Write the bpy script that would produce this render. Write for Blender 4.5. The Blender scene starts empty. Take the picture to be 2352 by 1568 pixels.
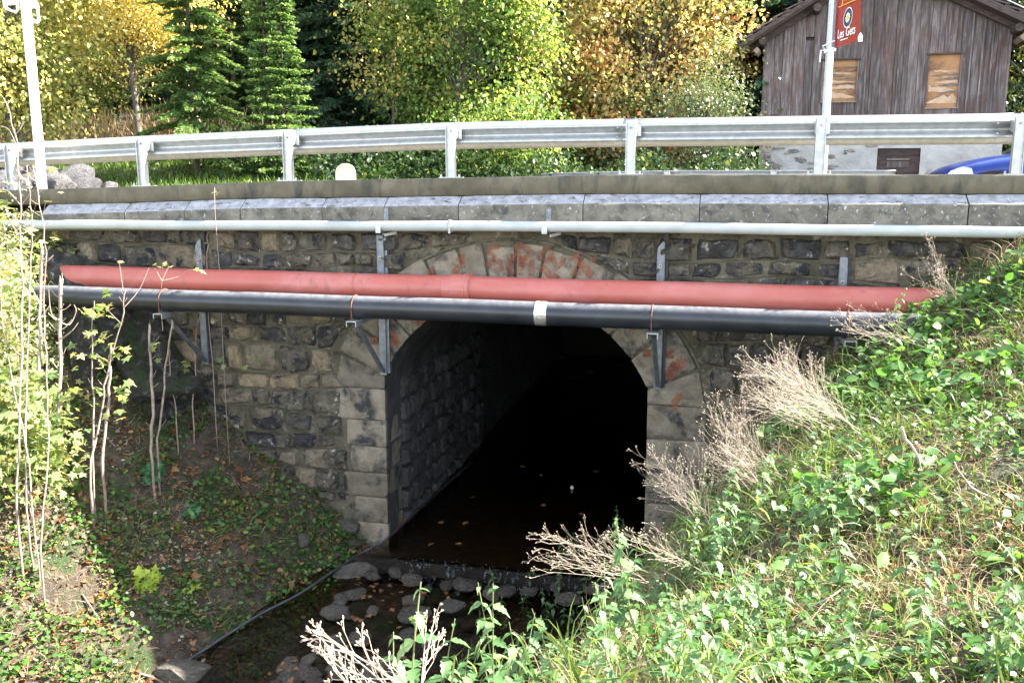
import bpy, math, random
import numpy as np
from mathutils import Vector, noise as mnoise
random.seed(7); rng = np.random.default_rng(7)
R = math.radians
sc = bpy.context.scene
COL = sc.collection

# ------------------------------------------------------------------ camera, light, exposure
F = 2100.0; TH = R(10.5)                      # focal length on a 2352 px wide picture, pitch down
cam_d = bpy.data.cameras.new('camera'); cam_d.sensor_width = 36; cam_d.lens = F*36/2352
cam_d.clip_start = 0.05; cam_d.clip_end = 600
cam = bpy.data.objects.new('camera', cam_d); COL.objects.link(cam)
cam.location = (0, 0, 0); cam.rotation_euler = (R(90)-TH, 0, 0)
sc.camera = cam
SUN_EL = 37.0; SUN_AZ = 82.0                  # azimuth clockwise from +Y
w = bpy.data.worlds.new('World'); sc.world = w; w.use_nodes = True
nt = w.node_tree; nt.nodes.clear()
sky = nt.nodes.new('ShaderNodeTexSky'); sky.sky_type = 'NISHITA'; sky.sun_disc = False
sky.sun_elevation = R(SUN_EL); sky.sun_rotation = R(SUN_AZ); sky.altitude = 1100
bg = nt.nodes.new('ShaderNodeBackground'); bg.inputs['Strength'].default_value = 0.118
wo = nt.nodes.new('ShaderNodeOutputWorld')
hs = nt.nodes.new('ShaderNodeHueSaturation'); hs.inputs['Saturation'].default_value = .5
nt.links.new(sky.outputs[0], hs.inputs['Color']); nt.links.new(hs.outputs[0], bg.inputs[0]); nt.links.new(bg.outputs[0], wo.inputs[0])
sd = bpy.data.lights.new('sun', 'SUN'); sd.energy = 5.0; sd.angle = R(0.53); sd.color = (1, .95, .86)
sun = bpy.data.objects.new('sun', sd); COL.objects.link(sun)
sv = Vector((math.cos(R(SUN_EL))*math.sin(R(SUN_AZ)), math.cos(R(SUN_EL))*math.cos(R(SUN_AZ)), math.sin(R(SUN_EL))))
sun.rotation_euler = sv.to_track_quat('Z', 'Y').to_euler(); sun.location = sv*30
sc.view_settings.view_transform = 'Standard'; sc.view_settings.look = 'None'
sc.view_settings.exposure = 2.95; sc.view_settings.gamma = 1
sc.render.engine = 'CYCLES'
sc.cycles.max_bounces = 6; sc.cycles.transparent_max_bounces = 8

# ------------------------------------------------------------------ frames of reference
A = R(13.3)
SD = np.array([math.cos(A), -math.sin(A), 0]); ND = np.array([-math.sin(A), -math.cos(A), 0]); O = np.array([0, 10.57, 0])
def ray(u, v):
    x = (u-1176)/F; y = (784-v)/F
    return np.array([x, math.cos(TH)+y*math.sin(TH), -math.sin(TH)+y*math.cos(TH)])
def P(u, v, t): return ray(u, v)*t             # a point t metres in front of the camera
def L(s, n, z): return O+s*SD+n*ND+np.array([0, 0, z])   # bridge frame: along the wall, out of the wall, up
def toL(p): q = np.asarray(p)-O; return float(q@SD), float(q@ND), float(q[2])
def WP(u, v, n=0):
    r = ray(u, v); return toL(r*((n+O@ND)/(r@ND)))
def itp(x, xs, ys): return float(np.interp(x, xs, ys))

# ------------------------------------------------------------------ object helpers
def tag(o, label=None, cat=None, group=None, kind=None):
    if label: o['label'] = label
    if cat: o['category'] = cat
    if group: o['group'] = group
    if kind: o['kind'] = kind
    return o
def thing(name, loc, label, cat, group=None):
    o = bpy.data.objects.new(name, None); COL.objects.link(o); o.location = [float(x) for x in loc]; o.empty_display_size = .1
    return tag(o, label, cat, group)
def wloc(o):
    l = Vector(o.location)
    return l + wloc(o.parent) if o.parent else l
def obj(name, verts, faces, mat, parent=None, origin=None, smooth=False, attr=None):
    """verts in world coordinates; stored relative to origin"""
    v = np.asarray(verts, dtype=float).reshape(-1, 3)
    if origin is None:
        origin = wloc(parent) if parent else (0, 0, 0)
    origin = np.array(origin, float)
    me = bpy.data.meshes.new(name)
    if isinstance(faces, np.ndarray):
        k = faces.shape[1]; m = len(faces)
        me.vertices.add(len(v)); me.vertices.foreach_set('co', (v-origin).ravel())
        me.loops.add(m*k); me.loops.foreach_set('vertex_index', faces.ravel().astype(np.int32))
        me.polygons.add(m); me.polygons.foreach_set('loop_start', np.arange(0, m*k, k, dtype=np.int32))
        me.polygons.foreach_set('loop_total', np.full(m, k, dtype=np.int32))
        me.update(calc_edges=True)
    else:
        me.from_pydata((v-origin).tolist(), [], faces)
    if smooth: me.polygons.foreach_set('use_smooth', [True]*len(me.polygons))
    if attr is not None:
        a = me.attributes.new('rnd', 'FLOAT', 'FACE'); a.data.foreach_set('value', np.asarray(attr, dtype=np.float32))
    me.materials.append(mat)
    o = bpy.data.objects.new(name, me); COL.objects.link(o)
    if parent:
        o.parent = parent; o.location = Vector(origin)-wloc(parent)
    else: o.location = origin
    return o
def inst(name, me, parent, origin, rot=(0, 0, 0), scale=(1, 1, 1)):
    o = bpy.data.objects.new(name, me); COL.objects.link(o)
    if parent: o.parent = parent; o.location = Vector([float(x) for x in origin])-wloc(parent)
    else: o.location = [float(x) for x in origin]
    o.rotation_euler = rot; o.scale = scale
    return o
class MB:
    def __init__(s): s.v = []; s.f = []
    def add(s, vs, fs):
        b = len(s.v); s.v += [tuple(map(float, x)) for x in vs]; s.f += [tuple(b+i for i in f) for f in fs]
    def box(s, c, ax, ay, az):
        """centre and three half-axis vectors"""
        c, ax, ay, az = [np.array(q, float) for q in (c, ax, ay, az)]
        s.add([c+i*ax+j*ay+k*az for i in (-1, 1) for j in (-1, 1) for k in (-1, 1)],
              [(0, 1, 3, 2), (4, 6, 7, 5), (0, 4, 5, 1), (2, 3, 7, 6), (0, 2, 6, 4), (1, 5, 7, 3)])
    def lbox(s, s0, s1, n0, n1, z0, z1):
        s.box(L((s0+s1)/2, (n0+n1)/2, (z0+z1)/2), SD*(s1-s0)/2, ND*(n1-n0)/2, (0, 0, (z1-z0)/2))
    def tube(s, pts, rad, sides=8, cap=True):
        pts = [np.array(p, float) for p in pts]; n = len(pts)
        rad = [rad]*n if np.isscalar(rad) else list(rad)
        b = len(s.v); up = None
        for i, p in enumerate(pts):
            d = pts[min(i+1, n-1)]-pts[max(i-1, 0)]; d /= (np.linalg.norm(d)+1e-9)
            if up is None:
                h = np.array([0, 0, 1.]) if abs(d[2]) < .9 else np.array([1., 0, 0])
            else: h = up
            x = np.cross(d, h); x /= (np.linalg.norm(x)+1e-9); y = np.cross(x, d); up = y
            for k in range(sides):
                a = 2*math.pi*k/sides; q = p+rad[i]*(math.cos(a)*x+math.sin(a)*y); s.v.append((float(q[0]), float(q[1]), float(q[2])))
        for i in range(n-1):
            for k in range(sides):
                k2 = (k+1) % sides
                s.f.append((b+i*sides+k, b+i*sides+k2, b+(i+1)*sides+k2, b+(i+1)*sides+k))
        if cap:
            s.f.append(tuple(b+k for k in range(sides))[::-1]); s.f.append(tuple(b+(n-1)*sides+k for k in range(sides)))
    def prism(s, poly, off):
        """poly: list of 3d points, extruded by vector off"""
        poly = [np.array(p, float) for p in poly]; off = np.array(off, float); n = len(poly)
        s.add(poly+[p+off for p in poly], [tuple(range(n))[::-1], tuple(range(n, 2*n))]+[(i, (i+1) % n, n+(i+1) % n, n+i) for i in range(n)])
    def obj(s, name, mat, parent=None, origin=None, smooth=False):
        if origin is None and s.v:
            origin = np.mean(np.array(s.v), axis=0) if parent or True else None
        return obj(name, s.v, s.f, mat, parent, origin, smooth)

# ------------------------------------------------------------------ materials
def mat_new(name):
    m = bpy.data.materials.new(name); m.use_nodes = True
    t = m.node_tree; b = t.nodes['Principled BSDF']; return m, t, b
def ramp(t, fac, stops, interp='LINEAR'):
    r = t.nodes.new('ShaderNodeValToRGB'); r.color_ramp.interpolation = interp
    e = r.color_ramp.elements
    while len(e) < len(stops): e.new(.5)
    for i, (p, c) in enumerate(stops):
        e[i].position = p; e[i].color = (*c, 1) if len(c) == 3 else c
    t.links.new(fac, r.inputs[0]); return r.outputs[0]
def coords(t, scale=(1, 1, 1), rand=True):
    tc = t.nodes.new('ShaderNodeTexCoord'); mp = t.nodes.new('ShaderNodeMapping'); mp.inputs['Scale'].default_value = scale
    if rand:
        oi = t.nodes.new('ShaderNodeObjectInfo'); va = t.nodes.new('ShaderNodeVectorMath'); va.operation = 'MULTIPLY_ADD'
        t.links.new(oi.outputs['Random'], va.inputs[0]); va.inputs[1].default_value = (17, 31, 23); t.links.new(tc.outputs['Object'], va.inputs[2])
        t.links.new(va.outputs[0], mp.inputs[0])
    else: t.links.new(tc.outputs['Object'], mp.inputs[0])
    return mp.outputs[0]
def noi(t, vec, scale, detail=6, rough=.6, dist=0):
    n = t.nodes.new('ShaderNodeTexNoise'); n.inputs['Scale'].default_value = scale; n.inputs['Detail'].default_value = detail
    n.inputs['Roughness'].default_value = rough; n.inputs['Distortion'].default_value = dist; t.links.new(vec, n.inputs['Vector']); return n.outputs['Fac']
def mix(t, fac, a, b, mode='MIX'):
    m = t.nodes.new('ShaderNodeMix'); m.data_type = 'RGBA'; m.blend_type = mode
    for val, i in ((fac, 0), (a, 6), (b, 7)):
        if isinstance(val, (int, float)): m.inputs[i].default_value = val
        elif isinstance(val, tuple): m.inputs[i].default_value = (*val, 1)
        else: t.links.new(val, m.inputs[i])
    return m.outputs[2]
def bump(t, b, h, strength, dist):
    n = t.nodes.new('ShaderNodeBump'); n.inputs['Strength'].default_value = strength; n.inputs['Distance'].default_value = dist
    t.links.new(h, n.inputs['Height']); t.links.new(n.outputs[0], b.inputs['Normal'])
def surf(name, stops, scale=4, rough=.85, bsc=30, bst=.6, bd=.01, sc3=(1, 1, 1), over=(), metal=0, tint=None, spec=.5, detail=6):
    """noise colour ramp, overlays (colour, scale, lo, hi[, xyz scale]), per-object tint ramp, bump"""
    m, t, b = mat_new(name); v = coords(t, sc3)
    c = ramp(t, noi(t, v, scale, detail), stops)
    for o in over:
        vv = coords(t, o[4]) if len(o) > 4 else v
        c = mix(t, ramp(t, noi(t, vv, o[1], 7, .65, .4), [(o[2], (0, 0, 0)), (o[3], (1, 1, 1))]), c, o[0])
    if tint:
        oi = t.nodes.new('ShaderNodeObjectInfo'); c = mix(t, 1.0, c, ramp(t, oi.outputs['Random'], tint), 'MULTIPLY')
    t.links.new(c, b.inputs['Base Color']); b.inputs['Roughness'].default_value = rough; b.inputs['Metallic'].default_value = metal
    b.inputs['Specular IOR Level'].default_value = spec
    if bst: bump(t, b, noi(t, v, bsc, 8, .65), bst, bd)
    return m
def leafmat(name, stops, trans=.45, rough=.45, gloss=.25):
    m, t, b = mat_new(name)
    at = t.nodes.new('ShaderNodeAttribute'); at.attribute_name = 'rnd'
    c = ramp(t, at.outputs['Fac'], stops)
    tc = coords(t, (1, 1, 1), False); c = mix(t, .35, c, mix(t, noi(t, tc, 22, 3), (.25, .25, .25), (1.6, 1.6, 1.6)), 'MULTIPLY')
    t.links.new(c, b.inputs['Base Color']); b.inputs['Roughness'].default_value = rough; b.inputs['Specular IOR Level'].default_value = gloss
    tr = t.nodes.new('ShaderNodeBsdfTranslucent'); t.links.new(mix(t, 1.0, c, (1.3, 1.25, .7), 'MULTIPLY'), tr.inputs[0])
    ms = t.nodes.new('ShaderNodeMixShader'); ms.inputs[0].default_value = trans
    t.links.new(b.outputs[0], ms.inputs[1]); t.links.new(tr.outputs[0], ms.inputs[2]); t.links.new(ms.outputs[0], t.nodes['Material Output'].inputs[0])
    return m
M = {}
TINT = [(0, (.68, .67, .66)), (.5, (1, 1, 1)), (1, (1.35, 1.25, 1.1))]
M['mortar'] = surf('mortar', [(.3, (.055, .046, .030)), (.7, (.17, .145, .10))], 2.2, .95, 45, 1, .02, over=[((.045, .05, .025), 1.3, .52, .72), ((.035, .03, .02), 8, .52, .66), ((.32, .28, .21), 5, .58, .72)])
M['slate'] = surf('slate stone', [(.3, (.016, .015, .016)), (.55, (.055, .052, .052)), (.75, (.13, .122, .11))], 5, .42, 11, 1, .09, over=[((.14, .115, .08), 4, .50, .68), ((.45, .42, .39), 8, .60, .66)], tint=TINT)
M['brown'] = surf('grey brown stone', [(.3, (.04, .034, .026)), (.55, (.125, .108, .08)), (.75, (.23, .20, .15))], 6, .8, 13, 1, .08, over=[((.016, .017, .022), 5, .52, .60), ((.48, .44, .37), 8, .60, .68)], tint=TINT)
M['tan'] = surf('tan stone', [(.3, (.11, .088, .058)), (.7, (.30, .245, .17))], 6, .9, 14, 1, .07, over=[((.03, .03, .033), 4.5, .55, .65), ((.30, .18, .09), 5, .62, .75)], tint=TINT)
M['dressed'] = surf('dressed pale stone', [(.3, (.125, .10, .068)), (.7, (.29, .245, .18))], 4, .9, 40, 1, .02, over=[((.03, .03, .032), 3, .50, .64), ((.06, .055, .03), 5, .60, .75), ((.33, .17, .09), 4, .64, .74)], tint=[(0, (.7, .7, .7)), (1, (1.2, 1.2, 1.2))])
M['concrete'] = surf('stained concrete', [(.3, (.07, .058, .036)), (.7, (.16, .136, .092))], 3, .92, 120, .8, .006, over=[((.04, .04, .033), 5, .52, .72, (1, 1, .35)), ((.30, .28, .25), 60, .70, .76)])
M['coping'] = surf('coping stone', [(.3, (.085, .075, .058)), (.7, (.21, .19, .155))], 5, .9, 70, .9, .008, over=[((.05, .05, .042), 8, .5, .7), ((.5, .5, .52), 28, .6, .7)], tint=[(0, (.85, .85, .85)), (1, (1.15, 1.15, 1.15))])
M['chamfer'] = surf('skylit lichen chamfer', [(.3, (.17, .17, .175)), (.7, (.38, .38, .40))], 9, .9, 70, .9, .008, over=[((.07, .068, .06), 16, .55, .66, (.5, .5, 1.6)), ((.55, .55, .58), 22, .6, .7)])  # paler bluish stone: sky light put into the colour, with some lichen
M['galv'] = surf('galvanised steel', [(.3, (.36, .365, .36)), (.7, (.50, .505, .50))], 14, .46, 80, .12, .002, metal=.8, over=[((.35, .36, .37), 3, .6, .8)])
M['galvold'] = surf('dull galvanised steel', [(.3, (.11, .12, .135)), (.7, (.22, .235, .26))], 12, .45, 80, .2, .002, metal=.45, over=[((.16, .10, .05), 5, .62, .75)])
M['steelbolt'] = surf('bolt steel', [(.3, (.25, .24, .22)), (.7, (.45, .44, .42))], 12, .4, metal=.6)
M['rust'] = surf('rusty steel', [(.3, (.07, .03, .018)), (.7, (.20, .075, .035))], 20, .8, 60, .6, .004)
M['blacksteel'] = surf('blackened steel', [(.3, (.012, .012, .014)), (.7, (.04, .035, .033))], 20, .6)
M['redpipe'] = surf('red clay coloured plastic', [(.3, (.36, .085, .062)), (.7, (.41, .11, .085))], 2, .42, 160, .1, .001, over=[((.46, .19, .17), 2.2, .50, .85, (.5, .5, 1)), ((.20, .055, .045), 9, .60, .80, (1, 1, .4)), ((.62, .5, .48), 14, .74, .78)], detail=4)
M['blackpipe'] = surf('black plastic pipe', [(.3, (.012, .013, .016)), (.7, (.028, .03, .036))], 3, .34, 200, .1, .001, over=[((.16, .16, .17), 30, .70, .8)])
def sunlit_top(m, col, lo=.55, hi=.95, amt=.8):
    """dusty grey painting a sunlit stripe on upward facing skin"""
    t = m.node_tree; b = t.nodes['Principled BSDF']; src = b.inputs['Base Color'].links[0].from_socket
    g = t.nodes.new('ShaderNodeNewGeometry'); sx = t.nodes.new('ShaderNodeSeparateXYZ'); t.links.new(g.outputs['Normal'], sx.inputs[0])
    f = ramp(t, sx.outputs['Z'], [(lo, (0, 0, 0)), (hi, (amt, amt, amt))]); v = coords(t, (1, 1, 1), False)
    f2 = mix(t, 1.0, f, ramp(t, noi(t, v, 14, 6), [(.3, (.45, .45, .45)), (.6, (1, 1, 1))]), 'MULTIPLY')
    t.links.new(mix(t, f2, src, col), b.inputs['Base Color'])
sunlit_top(M['blackpipe'], (.17, .17, .18))  # sun stripe along the pipe top painted into the colour as dusty grey
M['greypipe'] = surf('grey painted pipe', [(.3, (.31, .32, .30)), (.7, (.42, .435, .42))], 3, .35, 90, .06, .001, over=[((.20, .20, .17), 24, .68, .78)])
M['tape'] = surf('silver tape', [(.3, (.50, .47, .40)), (.7, (.80, .78, .74))], 12, .28, 40, .8, .006, metal=.7)
M['hose'] = surf('black hose', [(.3, (.02, .021, .025)), (.7, (.06, .062, .07))], 9, .35)
M['graffiti'] = None
M['rock'] = surf('river rock', [(.3, (.04, .035, .028)), (.55, (.105, .092, .072)), (.75, (.20, .18, .15))], 6, .55, 20, .8, .03, over=[((.05, .07, .02), 3, .6, .72), ((.45, .45, .45), 9, .66, .72)], tint=TINT)
M['wetrock'] = surf('wet dark rock', [(.3, (.03, .025, .02)), (.7, (.12, .10, .08))], 5, .22, 20, .8, .03, over=[((.14, .11, .08), 8, .6, .7)], tint=TINT)
M['boulder'] = surf('pale boulder', [(.3, (.045, .042, .044)), (.7, (.13, .122, .125))], 2.5, .85, 10, 1, .06, over=[((.03, .03, .03), 3, .58, .68)], tint=TINT)
M['mossrock'] = surf('mossy slab rock', [(.3, (.008, .007, .006)), (.55, (.04, .036, .03)), (.72, (.19, .175, .155))], 9, .85, 9, 1, .16, over=[((.03, .05, .01), 2.4, .50, .60)])
M['soil'] = surf('dark soil with litter', [(.25, (.02, .015, .010)), (.5, (.07, .052, .036)), (.75, (.18, .135, .095))], 9, .95, 30, 1, .05, over=[((.03, .055, .014), 2.5, .48, .62), ((.24, .15, .085), 26, .62, .68), ((.30, .28, .26), 40, .69, .72)])
M['streambed'] = surf('stream bed gravel', [(.3, (.04, .03, .02)), (.6, (.14, .105, .07)), (.8, (.27, .23, .17))], 12, .6, 30, 1, .05, over=[((.19, .10, .045), 11, .62, .68)])
M['verge'] = surf('grassy ground', [(.3, (.035, .05, .012)), (.7, (.10, .13, .03))], 1.5, .95, 20, 1, .1, over=[((.08, .05, .025), .9, .55, .7)])
M['forestfloor'] = surf('forest floor', [(.3, (.012, .012, .007)), (.7, (.04, .036, .02))], .8, .95, 10, 1, .1)
M['asphalt'] = surf('asphalt', [(.3, (.04, .04, .042)), (.7, (.06, .06, .062))], 8, .8, 200, .5, .004)
M['paint'] = surf('road paint', [(.3, (.6, .6, .58)), (.7, (.8, .8, .78))], 8, .7, 100, .2, .002)
M['whitepost'] = surf('white painted metal', [(.3, (.68, .68, .66)), (.7, (.82, .82, .80))], 4, .35)
M['galvpole'] = surf('galvanised pole', [(.3, (.38, .42, .46)), (.7, (.55, .60, .64))], 22, .45, metal=.35, over=[((.7, .74, .78), 30, .62, .7)])
PL = [(.25, (.04, .030, .027)), (.5, (.115, .092, .084)), (.75, (.25, .218, .21))]
M['plank'] = surf('weathered plank', PL, 3.2, .85, 8, .8, .012, (5, 5, .55), over=[((.32, .29, .32), 5, .60, .78, (3, 3, .5)), ((.11, .05, .035), 2.2, .5, .75, (1, 1, .6))], tint=[(0, (.72, .72, .75)), (.5, (1, 1, 1)), (1, (1.25, 1.2, 1.25))])
M['darkplank'] = surf('dark plank', [(.3, (.03, .02, .018)), (.7, (.085, .055, .048))], 3.2, .85, 8, .8, .012, (.6, 5, 5), over=[((.2, .17, .17), 4, .62, .75, (.8, 5, 5))], tint=TINT)
M['beam'] = surf('roof beam', [(.3, (.03, .021, .018)), (.7, (.10, .072, .06))], 4, .9, 12, .8, .01, (1, 5, 5), over=[((.2, .16, .15), 3, .62, .8)])
M['paleend'] = surf('pale cut beam end', [(.3, (.16, .12, .09)), (.7, (.32, .25, .19))], 12, .9, 30, .5, .01)
M['ply'] = surf('peeling plywood', [(.3, (.20, .09, .035)), (.55, (.34, .18, .08)), (.8, (.46, .28, .15))], 2, .8, 14, .4, .006, over=[((.13, .065, .045), 2.0, .5, .62, (.5, 1, 2.2))])
M['plypeel'] = surf('grey veneer strip', [(.3, (.10, .075, .062)), (.7, (.20, .15, .12))], 6, .85, 20, .6, .006)
M['plypale'] = surf('pale bare wood', [(.3, (.38, .25, .15)), (.7, (.52, .38, .26))], 6, .85, 20, .4, .004)
M['plaster'] = surf('rough lime plaster', [(.3, (.30, .29, .27)), (.7, (.50, .485, .455))], 1.6, .95, 14, .8, .03, over=[((.24, .22, .20), 3, .60, .72)])
M['rubble'] = surf('rubble stone face', [(.3, (.16, .14, .12)), (.7, (.34, .32, .30))], 6, .9, 20, .9, .02, tint=TINT)
M['shingle'] = surf('wood shingle', [(.3, (.04, .03, .028)), (.7, (.13, .10, .095))], 6, .9, 20, .6, .01, tint=TINT)
M['metaledge'] = surf('metal roof edge', [(.3, (.6, .6, .6)), (.7, (.75, .75, .75))], 6, .4, metal=.5)
M['banner'] = surf('dark red banner', [(.3, (.26, .025, .018)), (.7, (.33, .035, .025))], 2, .4, 8, .1, .01)
M['yellowprint'] = surf('yellow print', [(.3, (.8, .45, .03)), (.7, (.85, .5, .04))], 2, .5, bst=0)
M['whiteprint'] = surf('white print', [(.3, (.8, .8, .8)), (.7, (.85, .85, .85))], 2, .5, bst=0)
M['navyprint'] = surf('navy print', [(.3, (.03, .035, .08)), (.7, (.03, .035, .09))], 2, .5, bst=0)
M['carblue'] = surf('blue car paint', [(.3, (.012, .032, .17)), (.7, (.014, .038, .20))], 2, .22, bst=0, metal=.25)
M['cardark'] = surf('black car trim', [(.3, (.01, .01, .012)), (.7, (.02, .02, .022))], 2, .5, bst=0)
M['tyre'] = surf('tyre rubber', [(.3, (.015, .015, .015)), (.7, (.03, .03, .03))], 9, .8)
M['rim'] = surf('alloy rim', [(.3, (.4, .4, .42)), (.7, (.55, .55, .57))], 9, .3, metal=.8, bst=0)
M['lamp'] = surf('headlight lens', [(.3, (.6, .65, .7)), (.7, (.85, .9, .95))], 14, .08, bst=0, metal=.4)
m, t, b = mat_new('car glass'); b.inputs['Base Color'].default_value = (.03, .04, .045, 1); b.inputs['Roughness'].default_value = .05; M['glass'] = m
M['bark'] = surf('grey bark', [(.3, (.07, .06, .05)), (.7, (.20, .18, .155))], 8, .9, 30, .9, .02, (3, 3, .7))
M['darkbark'] = surf('spruce bark', [(.3, (.035, .025, .02)), (.7, (.11, .085, .065))], 8, .9, 20, .9, .03, (3, 3, .7))
M['twigbark'] = surf('pale sapling bark', [(.3, (.17, .11, .08)), (.7, (.36, .28, .235))], 14, .7, 60, .5, .004)
M['cutwood'] = surf('splintered wood', [(.3, (.42, .30, .17)), (.7, (.62, .50, .33))], 14, .8, 60, .6, .004, (4, 4, 1))
M['drystalk'] = surf('dry stalk', [(.3, (.24, .175, .12)), (.7, (.50, .41, .31))], 30, .7, 60, .4, .002)
M['deadwood'] = surf('bleached dead branch', [(.3, (.22, .17, .12)), (.7, (.46, .38, .30))], 9, .8, 60, .6, .004)
M['litterwhite'] = surf('white scrap', [(.3, (.7, .7, .7)), (.7, (.8, .8, .8))], 4, .6, bst=0)
M['orange'] = surf('orange algae', [(.3, (.30, .08, .015)), (.7, (.45, .16, .03))], 9, .8, 40, .8, .01)
G1 = (.035, .075, .012); G2 = (.07, .14, .02); G3 = (.14, .22, .035)
M['l_yellow'] = leafmat('yellow autumn leaves', [(0, (.20, .23, .07)), (.3, (.42, .40, .14)), (.7, (.62, .50, .19)), (1, (.75, .68, .36))], .55)
M['l_ygreen'] = leafmat('yellow green leaves', [(0, (.08, .12, .04)), (.45, (.20, .25, .08)), (.75, (.40, .40, .14)), (1, (.65, .52, .20))], .5)
M['l_maple'] = leafmat('green turning maple leaves', [(0, (.06, .12, .03)), (.5, (.15, .23, .055)), (.8, (.34, .37, .10)), (1, (.60, .42, .16))], .5)
M['l_orange'] = leafmat('orange maple leaves', [(0, (.09, .14, .06)), (.35, (.24, .29, .12)), (.55, (.58, .46, .20)), (.85, (.74, .50, .24)), (.97, (.72, .38, .18)), (1, (.6, .18, .10))], .5)
M['l_grey'] = leafmat('grey green leaves', [(0, (.05, .07, .04)), (.6, (.11, .15, .07)), (1, (.22, .25, .10))], .3, .35, .6)
M['l_dark'] = leafmat('dark green leaves', [(0, (.02, .042, .018)), (.7, (.05, .09, .028)), (1, (.18, .19, .04))], .3)
M['l_spruce'] = leafmat('spruce needles', [(0, (.025, .06, .022)), (.6, (.05, .10, .035)), (1, (.10, .17, .05))], .25, .5)
M['l_spruceL'] = leafmat('young spruce needles', [(0, (.045, .10, .035)), (.6, (.11, .20, .06)), (1, (.24, .33, .10))], .3, .5)
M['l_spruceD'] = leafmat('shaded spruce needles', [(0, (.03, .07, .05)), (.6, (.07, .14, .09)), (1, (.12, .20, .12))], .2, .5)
M['l_nettle'] = leafmat('nettle leaves', [(0, (.045, .115, .035)), (.6, (.115, .22, .075)), (1, (.22, .31, .13))], .42, .5, .5)
M['l_broad'] = leafmat('broad leaves', [(0, (.035, .10, .02)), (.6, (.085, .20, .04)), (.9, (.19, .31, .08)), (1, (.48, .42, .12))], .45, .45, .5)
M['l_ground'] = leafmat('small ground leaves', [(0, (.04, .10, .02)), (.6, (.08, .18, .035)), (.9, (.18, .26, .05)), (1, (.42, .34, .06))], .35, .45, .4)
M['l_grass'] = leafmat('grass blades', [(0, (.05, .10, .018)), (.5, (.11, .18, .03)), (.7, (.20, .25, .05)), (.78, (.38, .29, .16)), (1, (.52, .42, .27))], .4, .4, .4)
M['l_straw'] = leafmat('dry grass', [(0, (.16, .10, .06)), (.5, (.36, .25, .16)), (1, (.55, .43, .29))], .3, .6, .3)
M['l_litter'] = leafmat('fallen brown leaves', [(0, (.12, .05, .025)), (.5, (.28, .13, .06)), (.85, (.38, .20, .10)), (1, (.48, .28, .06))], .25, .6, .3)
M['l_sap'] = leafmat('sunlit sapling leaves', [(0, (.12, .20, .07)), (.5, (.27, .34, .13)), (.8, (.44, .46, .20)), (1, (.62, .48, .20))], .5)
M['l_seed'] = leafmat('yellow green seedling leaves', [(0, (.24, .36, .04)), (1, (.46, .52, .07))], .3)
M['l_pale'] = leafmat('pale dead leaves and twiglets', [(0, (.22, .20, .10)), (.4, (.40, .38, .22)), (.8, (.60, .54, .40)), (1, (.66, .46, .26))], .4, .6, .3)
M['l_brown'] = leafmat('brown dead stems', [(0, (.06, .035, .022)), (.6, (.17, .105, .07)), (1, (.33, .24, .17))], .15, .7, .2)
M['l_dgreen'] = leafmat('dark maple seedling leaves', [(0, (.04, .13, .06)), (1, (.08, .21, .09))], .3)
# water: clear dark sheet with ripples, and white foam
m, t, b = mat_new('stream water'); v = coords(t, (1, 1, 1), False)
fr = t.nodes.new('ShaderNodeFresnel'); fr.inputs[0].default_value = 1.33
gl = t.nodes.new('ShaderNodeBsdfGlossy'); gl.inputs['Roughness'].default_value = .06
tp = t.nodes.new('ShaderNodeBsdfTransparent'); tp.inputs[0].default_value = (.66, .58, .46, 1)
bn = t.nodes.new('ShaderNodeBump'); bn.inputs['Strength'].default_value = .5; bn.inputs['Distance'].default_value = .06
t.links.new(noi(t, v, 12, 5), bn.inputs['Height']); t.links.new(bn.outputs[0], fr.inputs['Normal']); t.links.new(bn.outputs[0], gl.inputs['Normal'])
ms = t.nodes.new('ShaderNodeMixShader'); t.links.new(fr.outputs[0], ms.inputs[0]); t.links.new(tp.outputs[0], ms.inputs[1]); t.links.new(gl.outputs[0], ms.inputs[2])
t.links.new(ms.outputs[0], t.nodes['Material Output'].inputs[0]); M['water'] = m
def calm():
    m = M['water'].copy(); m.name = 'dark tunnel water'; n = m.node_tree.nodes
    next(x for x in n if x.type == 'BUMP').inputs['Distance'].default_value = .012
    next(x for x in n if x.type == 'BSDF_TRANSPARENT').inputs[0].default_value = (.60, .48, .36, 1); return m
M['tunnelwater'] = calm()
M['foam'] = surf('white water', [(.45, (.10, .12, .15)), (.6, (.7, .75, .8))], 16, .3, 30, .6, .02, (1, 1, .3))
# faded red paint: rubs off through noise
m, t, b = mat_new('faded red paint'); v = coords(t, (1, 1, 1), False)
b.inputs['Base Color'].default_value = (.30, .075, .035, 1); b.inputs['Roughness'].default_value = .9
tp = t.nodes.new('ShaderNodeBsdfTransparent'); ms = t.nodes.new('ShaderNodeMixShader')
t.links.new(ramp(t, noi(t, v, 26, 7, .7), [(.34, (0, 0, 0)), (.68, (.75, .75, .75))]), ms.inputs[0])
t.links.new(tp.outputs[0], ms.inputs[1]); t.links.new(b.outputs[0], ms.inputs[2]); t.links.new(ms.outputs[0], t.nodes['Material Output'].inputs[0]); M['graffiti'] = m

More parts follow.
